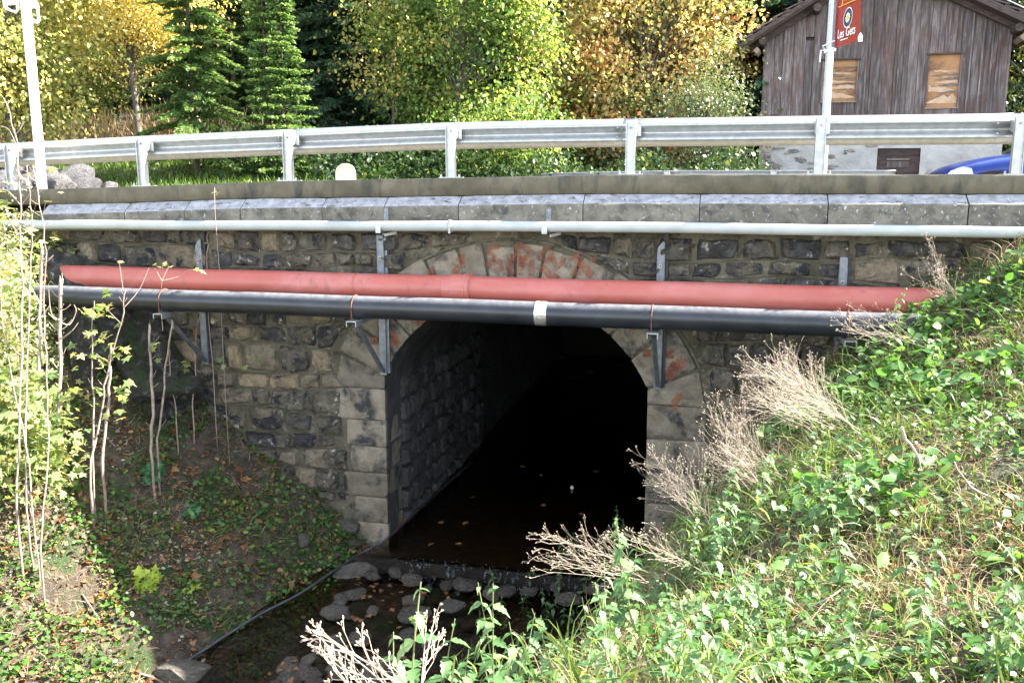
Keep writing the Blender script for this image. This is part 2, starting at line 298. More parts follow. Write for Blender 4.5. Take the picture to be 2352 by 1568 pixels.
# ------------------------------------------------------------------ ground in front of the bridge (thin plate spline through surveyed points)
ZC_S = [-14, -9, -8, -7.2, -6.56, -6.0, -5.1, -4.39, -3.79, -3.32, -2.73, -2.21, -1.86, -1.6]
ZC_Z = [-.2, -.3, -.38, -.48, -.72, -1.2, -1.95, -2.64, -3.13, -3.56, -3.87, -4.35, -4.67, -4.85]
def edgeL(n): return -1.6-.22*min(n, 4)
def bedz(n): return itp(n, [-1, .5, .65, 1.5, 2.5, 4, 6, 14], [-4.85, -4.85, -4.86, -5.02, -5.28, -5.6, -5.9, -6.6])
def edgeR(n): return 1.6 if n < .3 else itp(n, [.3, 2, 4, 6, 10], [1.6, 1.0, .4, .0, -.4])
ctl = []
for n in (0, .8, 1.6, 2.5, 3.5, 5, 7, 10, 14):
    for s_ in (-14, -9, -7.2, -6.3, -5.1, -4.2, -3.32, -2.6, -1.95):
        dr = .36*min(n, 5)+.1*max(0, n-5)
        k = min(1, max(0, (s_+10)/4))
        ctl.append((s_-.24*min(n, 4), n, itp(s_, ZC_S, ZC_Z)-dr*(.35+.65*k)))
    a0, a1 = edgeL(n), edgeR(n)
    for q in (0.05, .5, .95): ctl.append((a0+(a1-a0)*q, n, bedz(n)+(.05 if q != .5 else -.03)))
def cw(X, Y, z): s_, n_, _ = toL((X, Y, 0)); ctl.append((s_, n_, z))
for X, Y, z in [(-.6, 1.5, -1.95), (-.25, 3.2, -2.35), (.35, 4.4, -2.6), (.9, 5.6, -2.95), (1.35, 7, -3.2), (1.95, 8.7, -3.35), (2.2, 10.0, -3.5),
                (0, 0, -1.62), (0, -3, -1.6), (3, -3, -1.5), (6, 0, -1.3), (1.2, 2.4, -1.85), (2.2, 3.3, -1.85), (2.7, 4.4, -1.85), (1.2, 3.6, -2.15), (1.9, 4.7, -2.2),
                (1.4, 5.6, -2.45), (3.7, 6.5, -1.6), (3.0, 7.6, -2.0), (2.2, 8.0, -2.6), (4.7, 8.2, -1.05), (3.9, 9.2, -1.5), (3.2, 9.6, -2.2), (5.2, 9.0, -.62),
                (6.5, 8.6, -.5), (5.5, 6, -1.0), (5, 3.5, -1.1), (9, 7, -.5), (9, 2, -.9), (14, 6, -.4), (14, 0, -.7), (20, 5, -.4), (3, 1, -1.6)]:
    cw(X, Y, z)
for n in (2, 4, 6, 8): ctl.append((edgeR(n)-.05, n, bedz(n)+.1))
C = np.array(ctl); _x = C[:, :2]; _n = len(C)
def _k(d2): return np.where(d2 > 1e-12, .5*d2*np.log(np.maximum(d2, 1e-12)), 0)
Kk = _k(((_x[:, None]-_x[None])**2).sum(-1))+np.eye(_n)*.03
Pm = np.hstack([np.ones((_n, 1)), _x]); Am = np.block([[Kk, Pm], [Pm.T, np.zeros((3, 3))]])
wt = np.linalg.solve(Am, np.concatenate([C[:, 2], np.zeros(3)]))
def gz(s_, n_):
    s_ = np.atleast_1d(np.asarray(s_, float)); n_ = np.atleast_1d(np.asarray(n_, float)); out = np.empty(len(s_))
    for i in range(0, len(s_), 4000):
        q = np.stack([s_[i:i+4000], n_[i:i+4000]], 1)
        out[i:i+4000] = _k(((q[:, None]-_x[None])**2).sum(-1))@wt[:_n]+wt[_n]+q@wt[_n+1:]
    return np.clip(out, -7, -.25)
def gz1(s_, n_): return float(gz(s_, n_)[0])
def hit(u, v, tmax=13):
    r = ray(u, v); ts = np.arange(1.2, tmax, .05); p = r[None]*ts[:, None]; q = p-O
    s_ = q@SD; n_ = q@ND; ok = (n_ > 0); g = gz(s_, n_); below = (p[:, 2] < g)
    idx = np.where(below | ~ok)[0]
    return p[idx[0]] if len(idx) else p[-1]
def ground_at(p): s_, n_, _ = toL(p); return gz1(s_, max(n_, 0))
GS = np.concatenate([np.arange(-30, -9, 1.5), np.arange(-9, 8, .085), np.arange(8, 32, 1.5)])
GN = np.concatenate([np.arange(0, 8, .085), np.arange(8, 14, .4), np.arange(14, 40, 3.)])
ss, nn = np.meshgrid(GS, GN, indexing='ij'); zz = gz(ss.ravel(), nn.ravel()).reshape(ss.shape)
for i in range(ss.shape[0]):
    for j in range(ss.shape[1]):
        if -9.5 < ss[i, j] < 8.5 and nn[i, j] < 8.5:
            p = Vector((ss[i, j], nn[i, j], 0))
            zz[i, j] += .07*mnoise.noise(p*2.2)+.05*mnoise.noise(p*5)+.03*mnoise.noise(p*13)
pts = O[None]+ss.reshape(-1, 1)*SD+nn.reshape(-1, 1)*ND; pts[:, 2] = zz.ravel()
def gridfaces(a, b):
    i, j = np.meshgrid(np.arange(a-1), np.arange(b-1), indexing='ij'); k = (i*b+j).ravel()
    return np.stack([k, k+b, k+b+1, k+1], 1)
tag(obj('stream_bank_ground', pts, gridfaces(*ss.shape)[:, ::-1], M['soil'], smooth=True), kind='structure')

# ------------------------------------------------------------------ ground behind the bridge: road, verge, valley side
def backz(s_, d):
    """height behind the wall, d = metres behind the face"""
    p = L(s_, -d, 0); X, Y = p[0], p[1]
    z = -.68
    if X < 1 and d > 4: z += itp(d, [4, 5, 7, 10, 22], [0, .28, .72, 1.05, 2.7])*min(1, (1-X)/8)
    if d > 24: z += (d-24)*.50*min(1, (d-24)/12)
    if 12.3 < d < 16:                      # channel upstream of the tunnel
        c = abs(s_-0.0)
        k = max(0, 1-max(0, c-1.9)/1.2); e = min(1, (d-12.3)/.1)*(1-min(1, max(0, (d-14.3)/1.4)))
        z = z*(1-k*e)+(-4.95)*k*e
    return z
BS = np.concatenate([np.arange(-70, -16, 3.), np.arange(-16, 18, .5), np.arange(18, 75, 3.)])
BD = np.concatenate([np.arange(.30, 12.3, .9), [12.28, 12.42], np.arange(12.9, 30, .6), np.arange(30, 95, 3.)])
bs, bd_ = np.meshgrid(BS, BD, indexing='ij')
pb = np.array([L(a, -d, backz(a, d)+(.12*mnoise.noise(Vector((a*.6, d*.6, 0))) if d > 9 else 0)) for a, d in zip(bs.ravel(), bd_.ravel())])
tag(obj('valley_ground', pb, gridfaces(*bs.shape), M['forestfloor'], smooth=True), kind='structure')
mb = MB(); mb.lbox(-45, 45, -7.6, -.6, -.672, -.66); tag(mb.obj('road', M['asphalt']), kind='structure')
mb = MB()
for nn0, nn1 in ((-7.35, -7.23), (-1.0, -.88)): mb.lbox(-45, 45, nn0, nn1, -.664, -.656)
tag(mb.obj('road_marking', M['paint']), kind='structure')
# sunny grass verge on the left beyond the road
vs_ = []; VS = np.arange(-24, -3.5, .6); VD = np.arange(7.7, 19, .5)
for a in VS:
    for d in VD: vs_.append(L(a, -d, backz(a, d)+.05+.05*mnoise.noise(Vector((a, d, 3)))))
tag(obj('grass_verge', vs_, gridfaces(len(VS), len(VD)), M['verge'], smooth=True), kind='structure')

# ------------------------------------------------------------------ the bridge
RIN = 1.744; ZCN = -3.144; ROUT = 2.35; HW = 1.60; ZSP = -2.45
def inner_top(s_): return ZCN+math.sqrt(max(RIN*RIN-s_*s_, 0))
BR = thing('stone_bridge', L(0, 0, -4.6), 'old rubble stone road bridge with a round arch tunnel over the stream', 'bridge')
ptop = lambda s_: itp(s_, [-14, -6.85, -4.77, -2.8, -.77, 1.27, 14], [-.42, -.24, -.18, -.11, -.07, -.03, -.03])
pbot = lambda s_: itp(s_, [-14, -6.5, -4.9, -3.35, -2.06, .83, 5.3, 14], [-.62, -.42, -.38, -.32, -.30, -.24, -.22, -.2])
chm = lambda s_: itp(s_, [-14, -5.7, -3.3, .85, 5.3, 14], [-.75, -.53, -.44, -.35, -.32, -.31])
cbot = lambda s_: itp(s_, [-14, -5.7, .85, 5.3, 14], [-.92, -.74, -.65, -.64, -.64])
# mortar face with the arch cut out
sl = sorted(set([round(x, 3) for x in np.arange(-14, 14.01, .1) if abs(abs(x)-1.6) > .03]+[-HW-.001, -HW, HW, HW+.001]))
vv, ff = [], []; NR = 46
for s_ in sl:
    zt = -.5; zb = inner_top(s_)+.02 if abs(s_) <= HW else -6.2
    for k in range(NR+1):
        z = zt+(zb-zt)*k/NR
        n_ = .004+.012*mnoise.noise(Vector((s_*3, z*3, 1)))+.010*mnoise.noise(Vector((s_*9, z*9, 5)))
        vv.append(L(s_, n_, z))
obj('mortar_face', vv, gridfaces(len(sl), NR+1)[:, ::-1], M['mortar'], BR, smooth=True)
mb = MB()
for s0, s1 in ((-14, -HW-.02), (HW+.02, 14)): mb.lbox(s0, s1, -.5, -.02, -6.2, -.7)
mb.obj('wall_core', M['mortar'], BR)
# parapet beam with rough edge
vv, ff = [], []; prof = 8; ns = 0
for s_ in np.arange(-14, 14.01, .12):
    zt, zb = ptop(s_), pbot(s_); e = .008*mnoise.noise(Vector((s_*5, 0, 9))); c = .004+.006*abs(mnoise.noise(Vector((s_*11, 0, 2))))
    if random.random() < .06: c += .016
    for n_, z in ((-.48, zb-.3), (-.48, zt), (.05-c*1.5, zt+e*.3), (.06, zt-c*1.6), (.062+e*.5, (zt+zb)/2), (.06, zb+.008), (.045, zb), (-.1, zb-.02)): vv.append(L(s_, n_, z))
    ns += 1
f_ = gridfaces(ns, prof)
obj('parapet_beam', vv, f_[:, ::-1], M['concrete'], BR)
# coping stones, chamfered top
cj = [-6.15]+[WP(u, 490, .16)[0] for u in (290, 428, 556, 743, 885, 1055, 1340, 1607, 1900, 2222)]+[6.4, 7.8, 9.2]
for a, b_ in zip(cj[:-1], cj[1:]):
    g = random.uniform(.003, .008); a += g; b_ -= g; vv = []; K = max(4, int((b_-a)/.12))
    for i in range(K+1):
        q = i/K; s_ = a+(b_-a)*q; e = .006 if i in (0, K) else 0
        zt, zc_, zb = pbot(s_)-.004-e, chm(s_)-e*.5, cbot(s_)+e
        jit = .006*mnoise.noise(Vector((s_*7, a, 3)))
        for n_, z in ((-.05, zt), (.050-e, zt), (.200-e+jit, zc_+.008), (.208-e+jit, zc_-.004), (.206-e+jit*.5, (zc_+zb)/2), (.204-e, zb+.01), (.19-e, zb), (-.05, zb)): vv.append(L(s_, n_, z))
    fs = [tuple(int(x) for x in f) for f in gridfaces(K+1, 8)[:, ::-1]]+[tuple(range(8)), tuple(range(K*8, K*8+8))[::-1]]
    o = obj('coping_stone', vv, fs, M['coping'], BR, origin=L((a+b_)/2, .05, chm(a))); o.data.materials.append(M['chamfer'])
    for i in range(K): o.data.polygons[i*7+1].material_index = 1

def stone_obj(name, poly, mat, parent, lip, h, seed, base=-.02, smooth=False, flat=False, fr=None):
    """poly: convex outline in (s, z); builds a rough pillow standing proud of the wall"""
    rr = random.Random(seed); cx = sum(p[0] for p in poly)/len(poly); cz = sum(p[1] for p in poly)/len(poly)
    out = []; n = len(poly)
    for i in range(n):                       # two or three points per edge, corners rounded
        x0, z0 = poly[i]; x1, z1 = poly[(i+1) % n]
        qs = ((.04, .5, .96) if n <= 5 else (.08, .92)) if flat else ((.12, .5, .88) if n <= 5 else (.5,))
        for q in qs: out.append((x0+(x1-x0)*q, z0+(z1-z0)*q))
    m_ = len(out); j = .0 if flat else .010
    if len(out) > 14 and not flat: out = out[::2]
    m_ = len(out)
    out = [(x+rr.uniform(-j, j), z+rr.uniform(-j, j)) for x, z in out]
    fr_ = fr or L
    tx, tz = rr.uniform(-.25, .25)*h*3, rr.uniform(-.25, .25)*h*3
    vs = [fr_(x, base, z) for x, z in out]
    for k_, hh, jj in ((1.0, lip, .0), (.84, lip+(h-lip)*.75, .014), (.46, h, .028)):
        for x, z in out:
            px = cx+(x-cx)*k_+rr.uniform(-jj, jj)*(0 if flat else 1); pz = cz+(z-cz)*k_+rr.uniform(-jj, jj)*(0 if flat else 1)
            til = 0 if flat or k_ == 1 else (tx*(px-cx)+tz*(pz-cz))
            vs.append(fr_(px, hh+til+rr.uniform(-.4, .4)*jj*(0.3 if flat else 1.3), pz))
    vs.append(fr_(cx, h+rr.uniform(-.01, .01)*(0 if flat else 1), cz))
    fs = []
    for r_ in range(3):
        for i in range(m_):
            i2 = (i+1) % m_; fs.append((r_*m_+i, r_*m_+i2, (r_+1)*m_+i2, (r_+1)*m_+i))
    for i in range(m_): fs.append((3*m_+i, 3*m_+(i+1) % m_, 4*m_))
    return obj(name, vs, fs, mat, parent, origin=fr_(cx, 0, cz), smooth=smooth)

# arch ring
angs = [-66, -55.5, -46, -36, -26.5, -16.0, -8.2, 1.3, 9.8, 20.5, 31, 41.5, 53, 66]
for i in range(13):
    a0, a1 = R(angs[i]+.5), R(angs[i+1]-.5); ro = ROUT+random.uniform(-.06, .05)+(0.05 if i in (3, 9) else 0)
    K = 3; poly = [(RIN*math.sin(a0+(a1-a0)*k/K), ZCN+RIN*math.cos(a0+(a1-a0)*k/K)) for k in range(K+1)]
    poly += [(ro*math.sin(a1-(a1-a0)*k/K), ZCN+ro*math.cos(a1-(a1-a0)*k/K)) for k in range(K+1)]
    o = stone_obj('arch_stone', poly, M['dressed'], BR, .028, .04, 100+i, -.5, smooth=False, flat=True)
# jamb quoins
def rect(s0, s1, z0, z1, j=.006):
    r_ = lambda: random.uniform(-j, j)
    return [(s0+r_(), z0+r_()), (s1+r_(), z0+r_()), (s1+r_(), z1+r_()), (s0+r_(), z1+r_())]
def quoins(side, zs, ws):
    for (z1, z0), w_ in zip(zip(zs[:-1], zs[1:]), ws):
        s0, s1 = (-HW-w_, -HW) if side < 0 else (HW, HW+w_)
        stone_obj('quoin_stone', rect(s0+.008, s1-.0, z0+.009, z1-.009), M['dressed'], BR, .022, .032, int(abs(z0*1000)), -.5, flat=True)
quoins(-1, [-2.62, -3.02, -3.36, -3.70, -4.02, -4.36, -4.75, -5.1], [.64, .52, .48, .58, .44, .50, .5])
quoins(1, [-2.62, -3.02, -3.42, -3.80, -4.20, -4.6, -5.0], [.66, .70, .60, .66, .55, .6])
# springer infill blocks beside the ring
for sgn in (-1, 1):
    stone_obj('quoin_stone', [(sgn*(HW+.0), -2.61), (sgn*(HW+.64), -2.61), (sgn*(HW+.56), -2.21), (sgn*(HW+.0), -2.455)][::sgn], M['dressed'], BR, .02, .03, 77+sgn, -.03, flat=True)
# rubble courses
def excl(s_, z, g=.03):
    if abs(s_) < HW+.72 and z < -2.58:
        return abs(s_) < HW+(.50 if s_ < 0 else .68)
    if abs(s_) < HW+.66 and z < -2.12 and z > -2.62 and abs(s_) > HW-.2: return True
    return math.hypot(s_, z-ZCN) < ROUT+g and z > -2.7
rows = [-.70]
while rows[-1] > -5.2: rows.append(rows[-1]-random.uniform(.22, .33))
wav = lambda k, s_: .045*math.sin(s_*1.3+k*2.1)+.022*math.sin(s_*3.7+k*4.3) if k else 0
nst = 0; late = []
for k in range(len(rows)-1):
    s_ = -7.0+random.uniform(0, .2)
    while s_ < 6.6:
        w_ = random.uniform(.22, .55); a, b_ = s_, s_+w_; s_ = b_
        zt, zb = rows[k], rows[k+1]
        g = random.uniform(.006, .020)
        sk = random.uniform(-.03, .03)
        c = [(a+g+sk, zb+wav(k+1, a)+g), (b_-g+sk, zb+wav(k+1, b_)+g), (b_-g, zt+wav(k, b_)-g), (a+g, zt+wav(k, a)-g)]
        mx, mz = (a+b_)/2, (zt+zb)/2+wav(k, a)
        if excl(mx, mz): continue
        cc = []
        for x, z in c:
            if excl(x, z, .03):
                if z > -2.62:
                    d = math.hypot(x, z-ZCN); q = (ROUT+.045)/max(d, .1)
                    if d < ROUT+.03: x, z = x*q, ZCN+(z-ZCN)*q
                    else: x = math.copysign(max(abs(x), HW+.69), x)
                if z <= -2.12 and excl(x, z): x = math.copysign(HW+(.53 if x < 0 else .71) if z < -2.6 else HW+.69, x)
            cc.append((x, z))
        ar = .5*abs(sum(cc[i][0]*cc[(i+1) % 4][1]-cc[(i+1) % 4][0]*cc[i][1] for i in range(4)))
        if ar < .012 or w_ < .08: continue
        if -5.9 < mz and mz < gz1(mx, 0.02)-.25: continue          # buried in the bank
        # colour: slate above and right, tan below left
        rr = random.random(); up = (mz > -2.0); right = mx > 1.6
        ps = .58 if (up and right) else .26 if up else .20 if right else .09
        pt = .08 if (up and right) else .18 if up else .30
        mt = 'slate' if rr < ps else 'tan' if rr < ps+pt else 'brown'
        # knock corners and edges about so no two stones are alike
        mxc = sum(p[0] for p in cc)/4; mzc = sum(p[1] for p in cc)/4; pc = []
        for i in range(4):
            x0, z0 = cc[i]; x1, z1 = cc[(i+1) % 4]; xp, zp = cc[i-1]
            ch = random.choice((.05, .10, .18, .34)); q0 = ch*random.uniform(.6, 1.1)
            pc.append((x0+(xp-x0)*ch*.5, z0+(zp-z0)*ch*.8)); pc.append((x0+(x1-x0)*q0*.5, z0+(z1-z0)*q0*.5))
            k_ = random.uniform(-.05, .05); xm, zm = (x0+x1)/2, (z0+z1)/2; pc.append((xm+(mxc-xm)*abs(k_)*2, zm+(mzc-zm)*abs(k_)*2))
        sh = random.uniform(.84, 1.0) if random.random() < (.55 if up and right else .15) else 1
        pc = [(mxc+(x-mxc)*sh, mzc+(z-mzc)*sh) for x, z in pc]
        stone_obj('stone', pc, M[mt], BR, .008, random.uniform(.03, .10), nst, -.02); nst += 1
print('stones', nst)
# thin pointing ridges between the courses
mb = MB()
for k in range(1, len(rows)-1):
    for run in range(1):
        pts_ = []
        for s_ in np.arange(-6.9, 6.3, .12):
            z = rows[k]+wav(k, s_)+.006*mnoise.noise(Vector((s_*4, k, 0)))
            if excl(s_, z, .02) or abs(s_) < HW: 
                if len(pts_) > 3: mb.tube(pts_, .007, 5, False)
                pts_ = []; continue
            if s_ > -7: pts_.append(L(s_, .014, z))
        if len(pts_) > 3: mb.tube(pts_, .007, 5, False)
pts_ = [L((ROUT+.03)*math.sin(R(a)), .016, ZCN+(ROUT+.03)*math.cos(R(a))) for a in np.arange(-66, 67, 3)]; mb.tube(pts_, .016, 6, False)
mb.obj('mortar_joint', M['mortar'], BR)
# tunnel lining
prof = [(-HW+.004, -6.0), (-HW+.004, -5.0), (-HW+.004, -4.4), (-HW+.004, -3.8), (-HW+.004, -3.2), (-HW+.004, -2.8)]
prof += [((RIN-.004)*math.sin(R(a)), ZCN+(RIN-.004)*math.cos(R(a))) for a in np.linspace(-66.5, 66.5, 24)]
prof += [(HW-.004, z) for z in (-2.8, -3.2, -3.8, -4.4, -5.0, -6.0)]
vv = []; NT = 90
for i in range(NT+1):
    n_ = -.03-12.3*i/NT
    for s_, z in prof:
        e = .03*mnoise.noise(Vector((s_*2.5, n_*2.5, z*2.5)))+.03*mnoise.noise(Vector((s_*6, n_*6, z*6)))
        q = math.hypot(s_, z+3.2) or 1; e = e*min(1, i/2)
        vv.append(L(s_*(1+e/1.6), n_, z+(e*.5 if z > -3 else 0)))
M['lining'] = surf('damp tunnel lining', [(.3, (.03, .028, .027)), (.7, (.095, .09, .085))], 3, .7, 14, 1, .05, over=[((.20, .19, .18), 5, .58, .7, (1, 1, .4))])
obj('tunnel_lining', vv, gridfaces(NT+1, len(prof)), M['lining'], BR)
# rubble inside the left jamb
frT = lambda a, h_, z: L(-HW+h_, -a, z)
for k, (zt, zb) in enumerate(zip(np.arange(-2.6, -5.0, -.30), np.arange(-2.9, -5.3, -.30))):
    a = .50
    while a < 4.2:
        w_ = random.uniform(.28, .55); g = .02
        stone_obj('stone', [(a+g, zb+g), (a+w_-g, zb+g), (a+w_-g, zt-g), (a+g, zt-g)], M['lining'], BR, .01, random.uniform(.05, .10), 900+k*50+int(a*10), -.05, fr=frT); a += w_
# graffiti strokes on ring stones (faded, thin coat)
def stroke(pl, w_, name='painted_mark'):
    pts_ = [WP(u, v, .046) for u, v in pl]; vs = []; fs = []
    for i, (s_, n_, z) in enumerate(pts_):
        d = np.array(pts_[min(i+1, len(pts_)-1)])-np.array(pts_[max(i-1, 0)]); dd = math.hypot(d[0], d[2]) or 1
        x, y = -d[2]/dd*w_*.72, d[0]/dd*w_*.72
        vs += [L(s_-x, .046, z-y), L(s_+x, .046, z+y)]
    for i in range(len(pts_)-1): fs.append((2*i, 2*i+1, 2*i+3, 2*i+2))
    obj(name, vs, fs, M['graffiti'], BR, origin=L(*pts_[0]))
for pl, w_ in [([(1040, 628), (1062, 605), (1064, 585), (1050, 600)], .05), ([(1146, 566), (1128, 568), (1122, 580), (1136, 588), (1130, 600)], .04),
               ([(1118, 612), (1136, 596), (1150, 600), (1154, 616), (1136, 622)], .045), ([(1172, 632), (1172, 596), (1190, 580), (1196, 612), (1194, 632)], .05),
               ([(1196, 612), (1212, 584), (1222, 602), (1220, 634)], .05), ([(1182, 572), (1196, 562), (1212, 570), (1218, 580)], .045), ([(1190, 600), (1208, 600)], .09),
               ([(1242, 598), (1240, 580), (1256, 572), (1268, 580), (1262, 596), (1250, 600)], .04), ([(1242, 612), (1262, 630), (1282, 640)], .06), ([(1268, 590), (1280, 618), (1290, 606), (1296, 590)], .045),
               ([(1318, 586), (1340, 612), (1358, 634)], .07), ([(1314, 634), (1322, 616), (1332, 632)], .04), ([(1360, 592), (1368, 600)], .05), ([(985, 625), (1000, 622)], .05),
               ([(1470, 735), (1450, 755), (1478, 742)], .06), ([(1530, 868), (1556, 838), (1572, 826)], .09), ([(1562, 905), (1548, 925), (1552, 940)], .05), ([(1540, 836), (1560, 842)], .06), ([(900, 760), (915, 790)], .05), ([(955, 735), (970, 745)], .06)]:
    stroke(pl, w_)

# ------------------------------------------------------------------ guardrail
posts = [-8.8, -6.78, -4.82, -2.81, -.75, 1.33, 3.33, 5.24, 7.3]
rtop = lambda s_: itp(s_, [-14, -7.06, -4.93, -2.93, -.86, 1.22, 3.24, 14], [.2, .37, .45, .51, .57, .585, .59, .58])
def guardrail(name, label, n0, s0, s1, top, posts_, splices, face=-1, base=ptop, end=None, seg=.25):
    G = thing(name, L((s0+s1)/2, n0, base(0)), label, 'guardrail')
    # W profile, (offset towards traffic, height fraction below top)
    W = [(.022, .000), (.030, .010), (.030, .028), (.012, .050), (-.030, .075), (-.045, .090), (-.045, .105), (-.030, .120), (.012, .140), (.030, .152), (.030, .168), (.012, .180), (-.030, .200), (-.045, .215), (-.045, .230), (-.030, .246), (.012, .272), (.030, .290), (.022, .308)]
    W = [(-.036*math.cos(4*math.pi*q), .308*q) for q in np.linspace(0, 1, 21)]
    cuts = [s0]+splices+[s1]
    for a, b_ in zip(cuts[:-1], cuts[1:]):
        vs = []; K = max(2, int((b_-a)/seg)); m_ = len(W); ex = .10 if b_ != s1 else 0
        for i in range(K+1):
            s_ = a+(b_+ex-a)*i/K; lift = .004 if a != s0 and i == 0 else 0
            zz_ = top(s_)
            for dn, dz in W: vs.append(L(s_, n0+face*(-dn)-(.003 if a == s0 or (cuts.index(a) % 2 == 0) else 0), zz_-dz))
        o = obj('rail_beam', vs, gridfaces(K+1, m_), M['galv'], G, smooth=True, origin=L((a+b_)/2, n0, top(a)-.15))
        sm = o.modifiers.new('thickness', 'SOLIDIFY'); sm.thickness = .003
    for q in splices:
        for dz in (.03, .10, .20, .27):
            for ds in (-.105, .105):
                mb = MB(); c = L(q+.05+ds, n0+.028, top(q)-dz); mb.tube([c, c+ND*.014], [.013, .009], 8); mb.obj('bolt', M['steelbolt'], G)
    for q in posts_:
        nf = n0+.17; zt = top(q)-.005; zb = base(q)
        # sigma/C post seen from behind: web plus two flanges
        mb = MB()
        mb.lbox(q-.045, q+.045, nf-.005, nf+.001, zb, zt-.02); mb.lbox(q-.052, q-.045, nf-.05, nf+.028, zb, zt-.02); mb.lbox(q+.045, q+.052, nf-.05, nf+.028, zb, zt-.02)
        mb.obj('post', M['galv'], G)
        mb = MB()   # wedge shaped spacer
        c0 = L(q+.052, nf-.045, 0); 
        pr = [L(q+.054, nf+.02, zt-.03), L(q+.054, nf+.02, zt-.20), L(q+.054, n0+.03, zt-.17), L(q+.054, n0+.03, zt-.06)]
        mb.prism(pr, SD*.004); mb.lbox(q+.0, q+.10, n0+.046, n0+.052, zt-.19, zt-.08)
        pr = [L(q-.054, nf+.0, zt-.03), L(q-.054, nf+.0, zt-.20), L(q-.054, n0+.03, zt-.17), L(q-.054, n0+.03, zt-.06)]
        mb.prism(pr, -SD*.004)
        mb.prism([L(q-.05, nf-.006, zt-.018), L(q+.05, nf-.006, zt-.018), L(q+.05, n0+.04, zt-.05), L(q-.05, n0+.04, zt-.05)], (0, 0, -.004))
        mb.obj('spacer', M['galv'], G)
        mb = MB(); c = L(q, nf+.001, zt-.10); mb.tube([c, c+ND*.02], [.014, .010], 8); mb.obj('bolt', M['steelbolt'], G)
        mb = MB(); mb.lbox(q-.13, q+.13, nf-.10, nf+.06, zb, zb+.010); mb.obj('base_plate', M['galv'], G)
        for ds in (-.11, .11):
            mb = MB(); c = L(q+ds, nf+.03, zb+.01); mb.tube([c, c+np.array([0, 0, .03])], [.014, .010], 6); mb.obj('anchor_bolt', M['steelbolt'], G)
    return G
guardrail('guardrail', 'near galvanised W-beam guardrail on posts bolted to the bridge parapet', -.25, -13, 12, rtop, posts, [-10.9, -2.93, 1.22, 5.12])
def farbase(s_): return -.66
fs0 = -2.6
def ftop(s_): return itp(s_, [fs0, -1.2, 1.5, 20], [-.30, -.02, .03, .03])+(0)
guardrail('guardrail', 'far guardrail across the road with its end turned down', -8.2, fs0, 5.4, ftop, [1.2, 3.2], [1.1], face=1, base=farbase)

# ------------------------------------------------------------------ pipes
def pipe(name, label, mat, n0, r, line, s0, s1, extra=None, sides=28):
    T = thing(name, L((s0+s1)/2, n0, line((s0+s1)/2)), label, 'pipe')
    mb = MB(); pts_ = [L(s_, n0+.003*math.sin(s_*1.1), line(s_)+.0025*math.cos(s_*2.6+1)) for s_ in np.arange(s0, s1+.01, .3)]; mb.tube(pts_, r, sides); mb.obj('pipe_body', mat, T, smooth=True)
    return T
gl_ = lambda s_: itp(s_, [-6.3, -1.95, .88, 5.25], [-.66, -.62, -.59, -.59])
GP = pipe('grey_pipe', 'slim pale grey pipe running under the coping', M['greypipe'], .30, .058, gl_, -6.9, 7.2)
s_ = WP(1034, 520, .33)[0]; mb = MB(); mb.tube([L(s_-.02, .30, gl_(s_)), L(s_+.02, .30, gl_(s_))], .068, 20); mb.obj('coupling', M['greypipe'], GP)
mb = MB(); mb.lbox(s_-.012, s_+.012, .35, .372, gl_(s_)-.075, gl_(s_)+.08); mb.obj('coupling_screw', M['steelbolt'], GP)
rl_ = lambda s_: -1.30-.006*abs(s_-0)*0
RP = pipe('red_pipe', 'thick terracotta red plastic sewer pipe crossing in front of the arch', M['redpipe'], .42, .148, rl_, -5.95, 6.3)
s_ = WP(1080, 655, .42)[0]
mb = MB(); mb.tube([L(s_+x, .42, -1.30) for x in (-.30, -.24, -.20, -.06, -.055, -.03, -.028, .0, .012, .02)], [.150, .158, .166, .166, .172, .172, .168, .176, .182, .15], 28); mb.obj('pipe_socket', M['redpipe'], RP, smooth=False)
for uu in (820, 1500): 
    s_ = WP(uu, 650, .42)[0]; mb = MB(); mb.tube([L(s_-.008, .42, -1.30), L(s_+.008, .42, -1.30)], .1505, 28); mb.obj('pipe_ring', M['redpipe'], RP)
bl_ = lambda s_: -1.485+0*s_
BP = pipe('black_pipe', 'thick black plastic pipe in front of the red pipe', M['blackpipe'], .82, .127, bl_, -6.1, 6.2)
s_ = WP(1240, 718, .94)[0]
mb = MB(); xs = np.linspace(-.065, .065, 6); mb.tube([L(s_+x, .82, -1.485) for x in xs], [.1295+.003*random.random() for _ in xs], 26, False); mb.obj('silver_tape', M['tape'], BP)
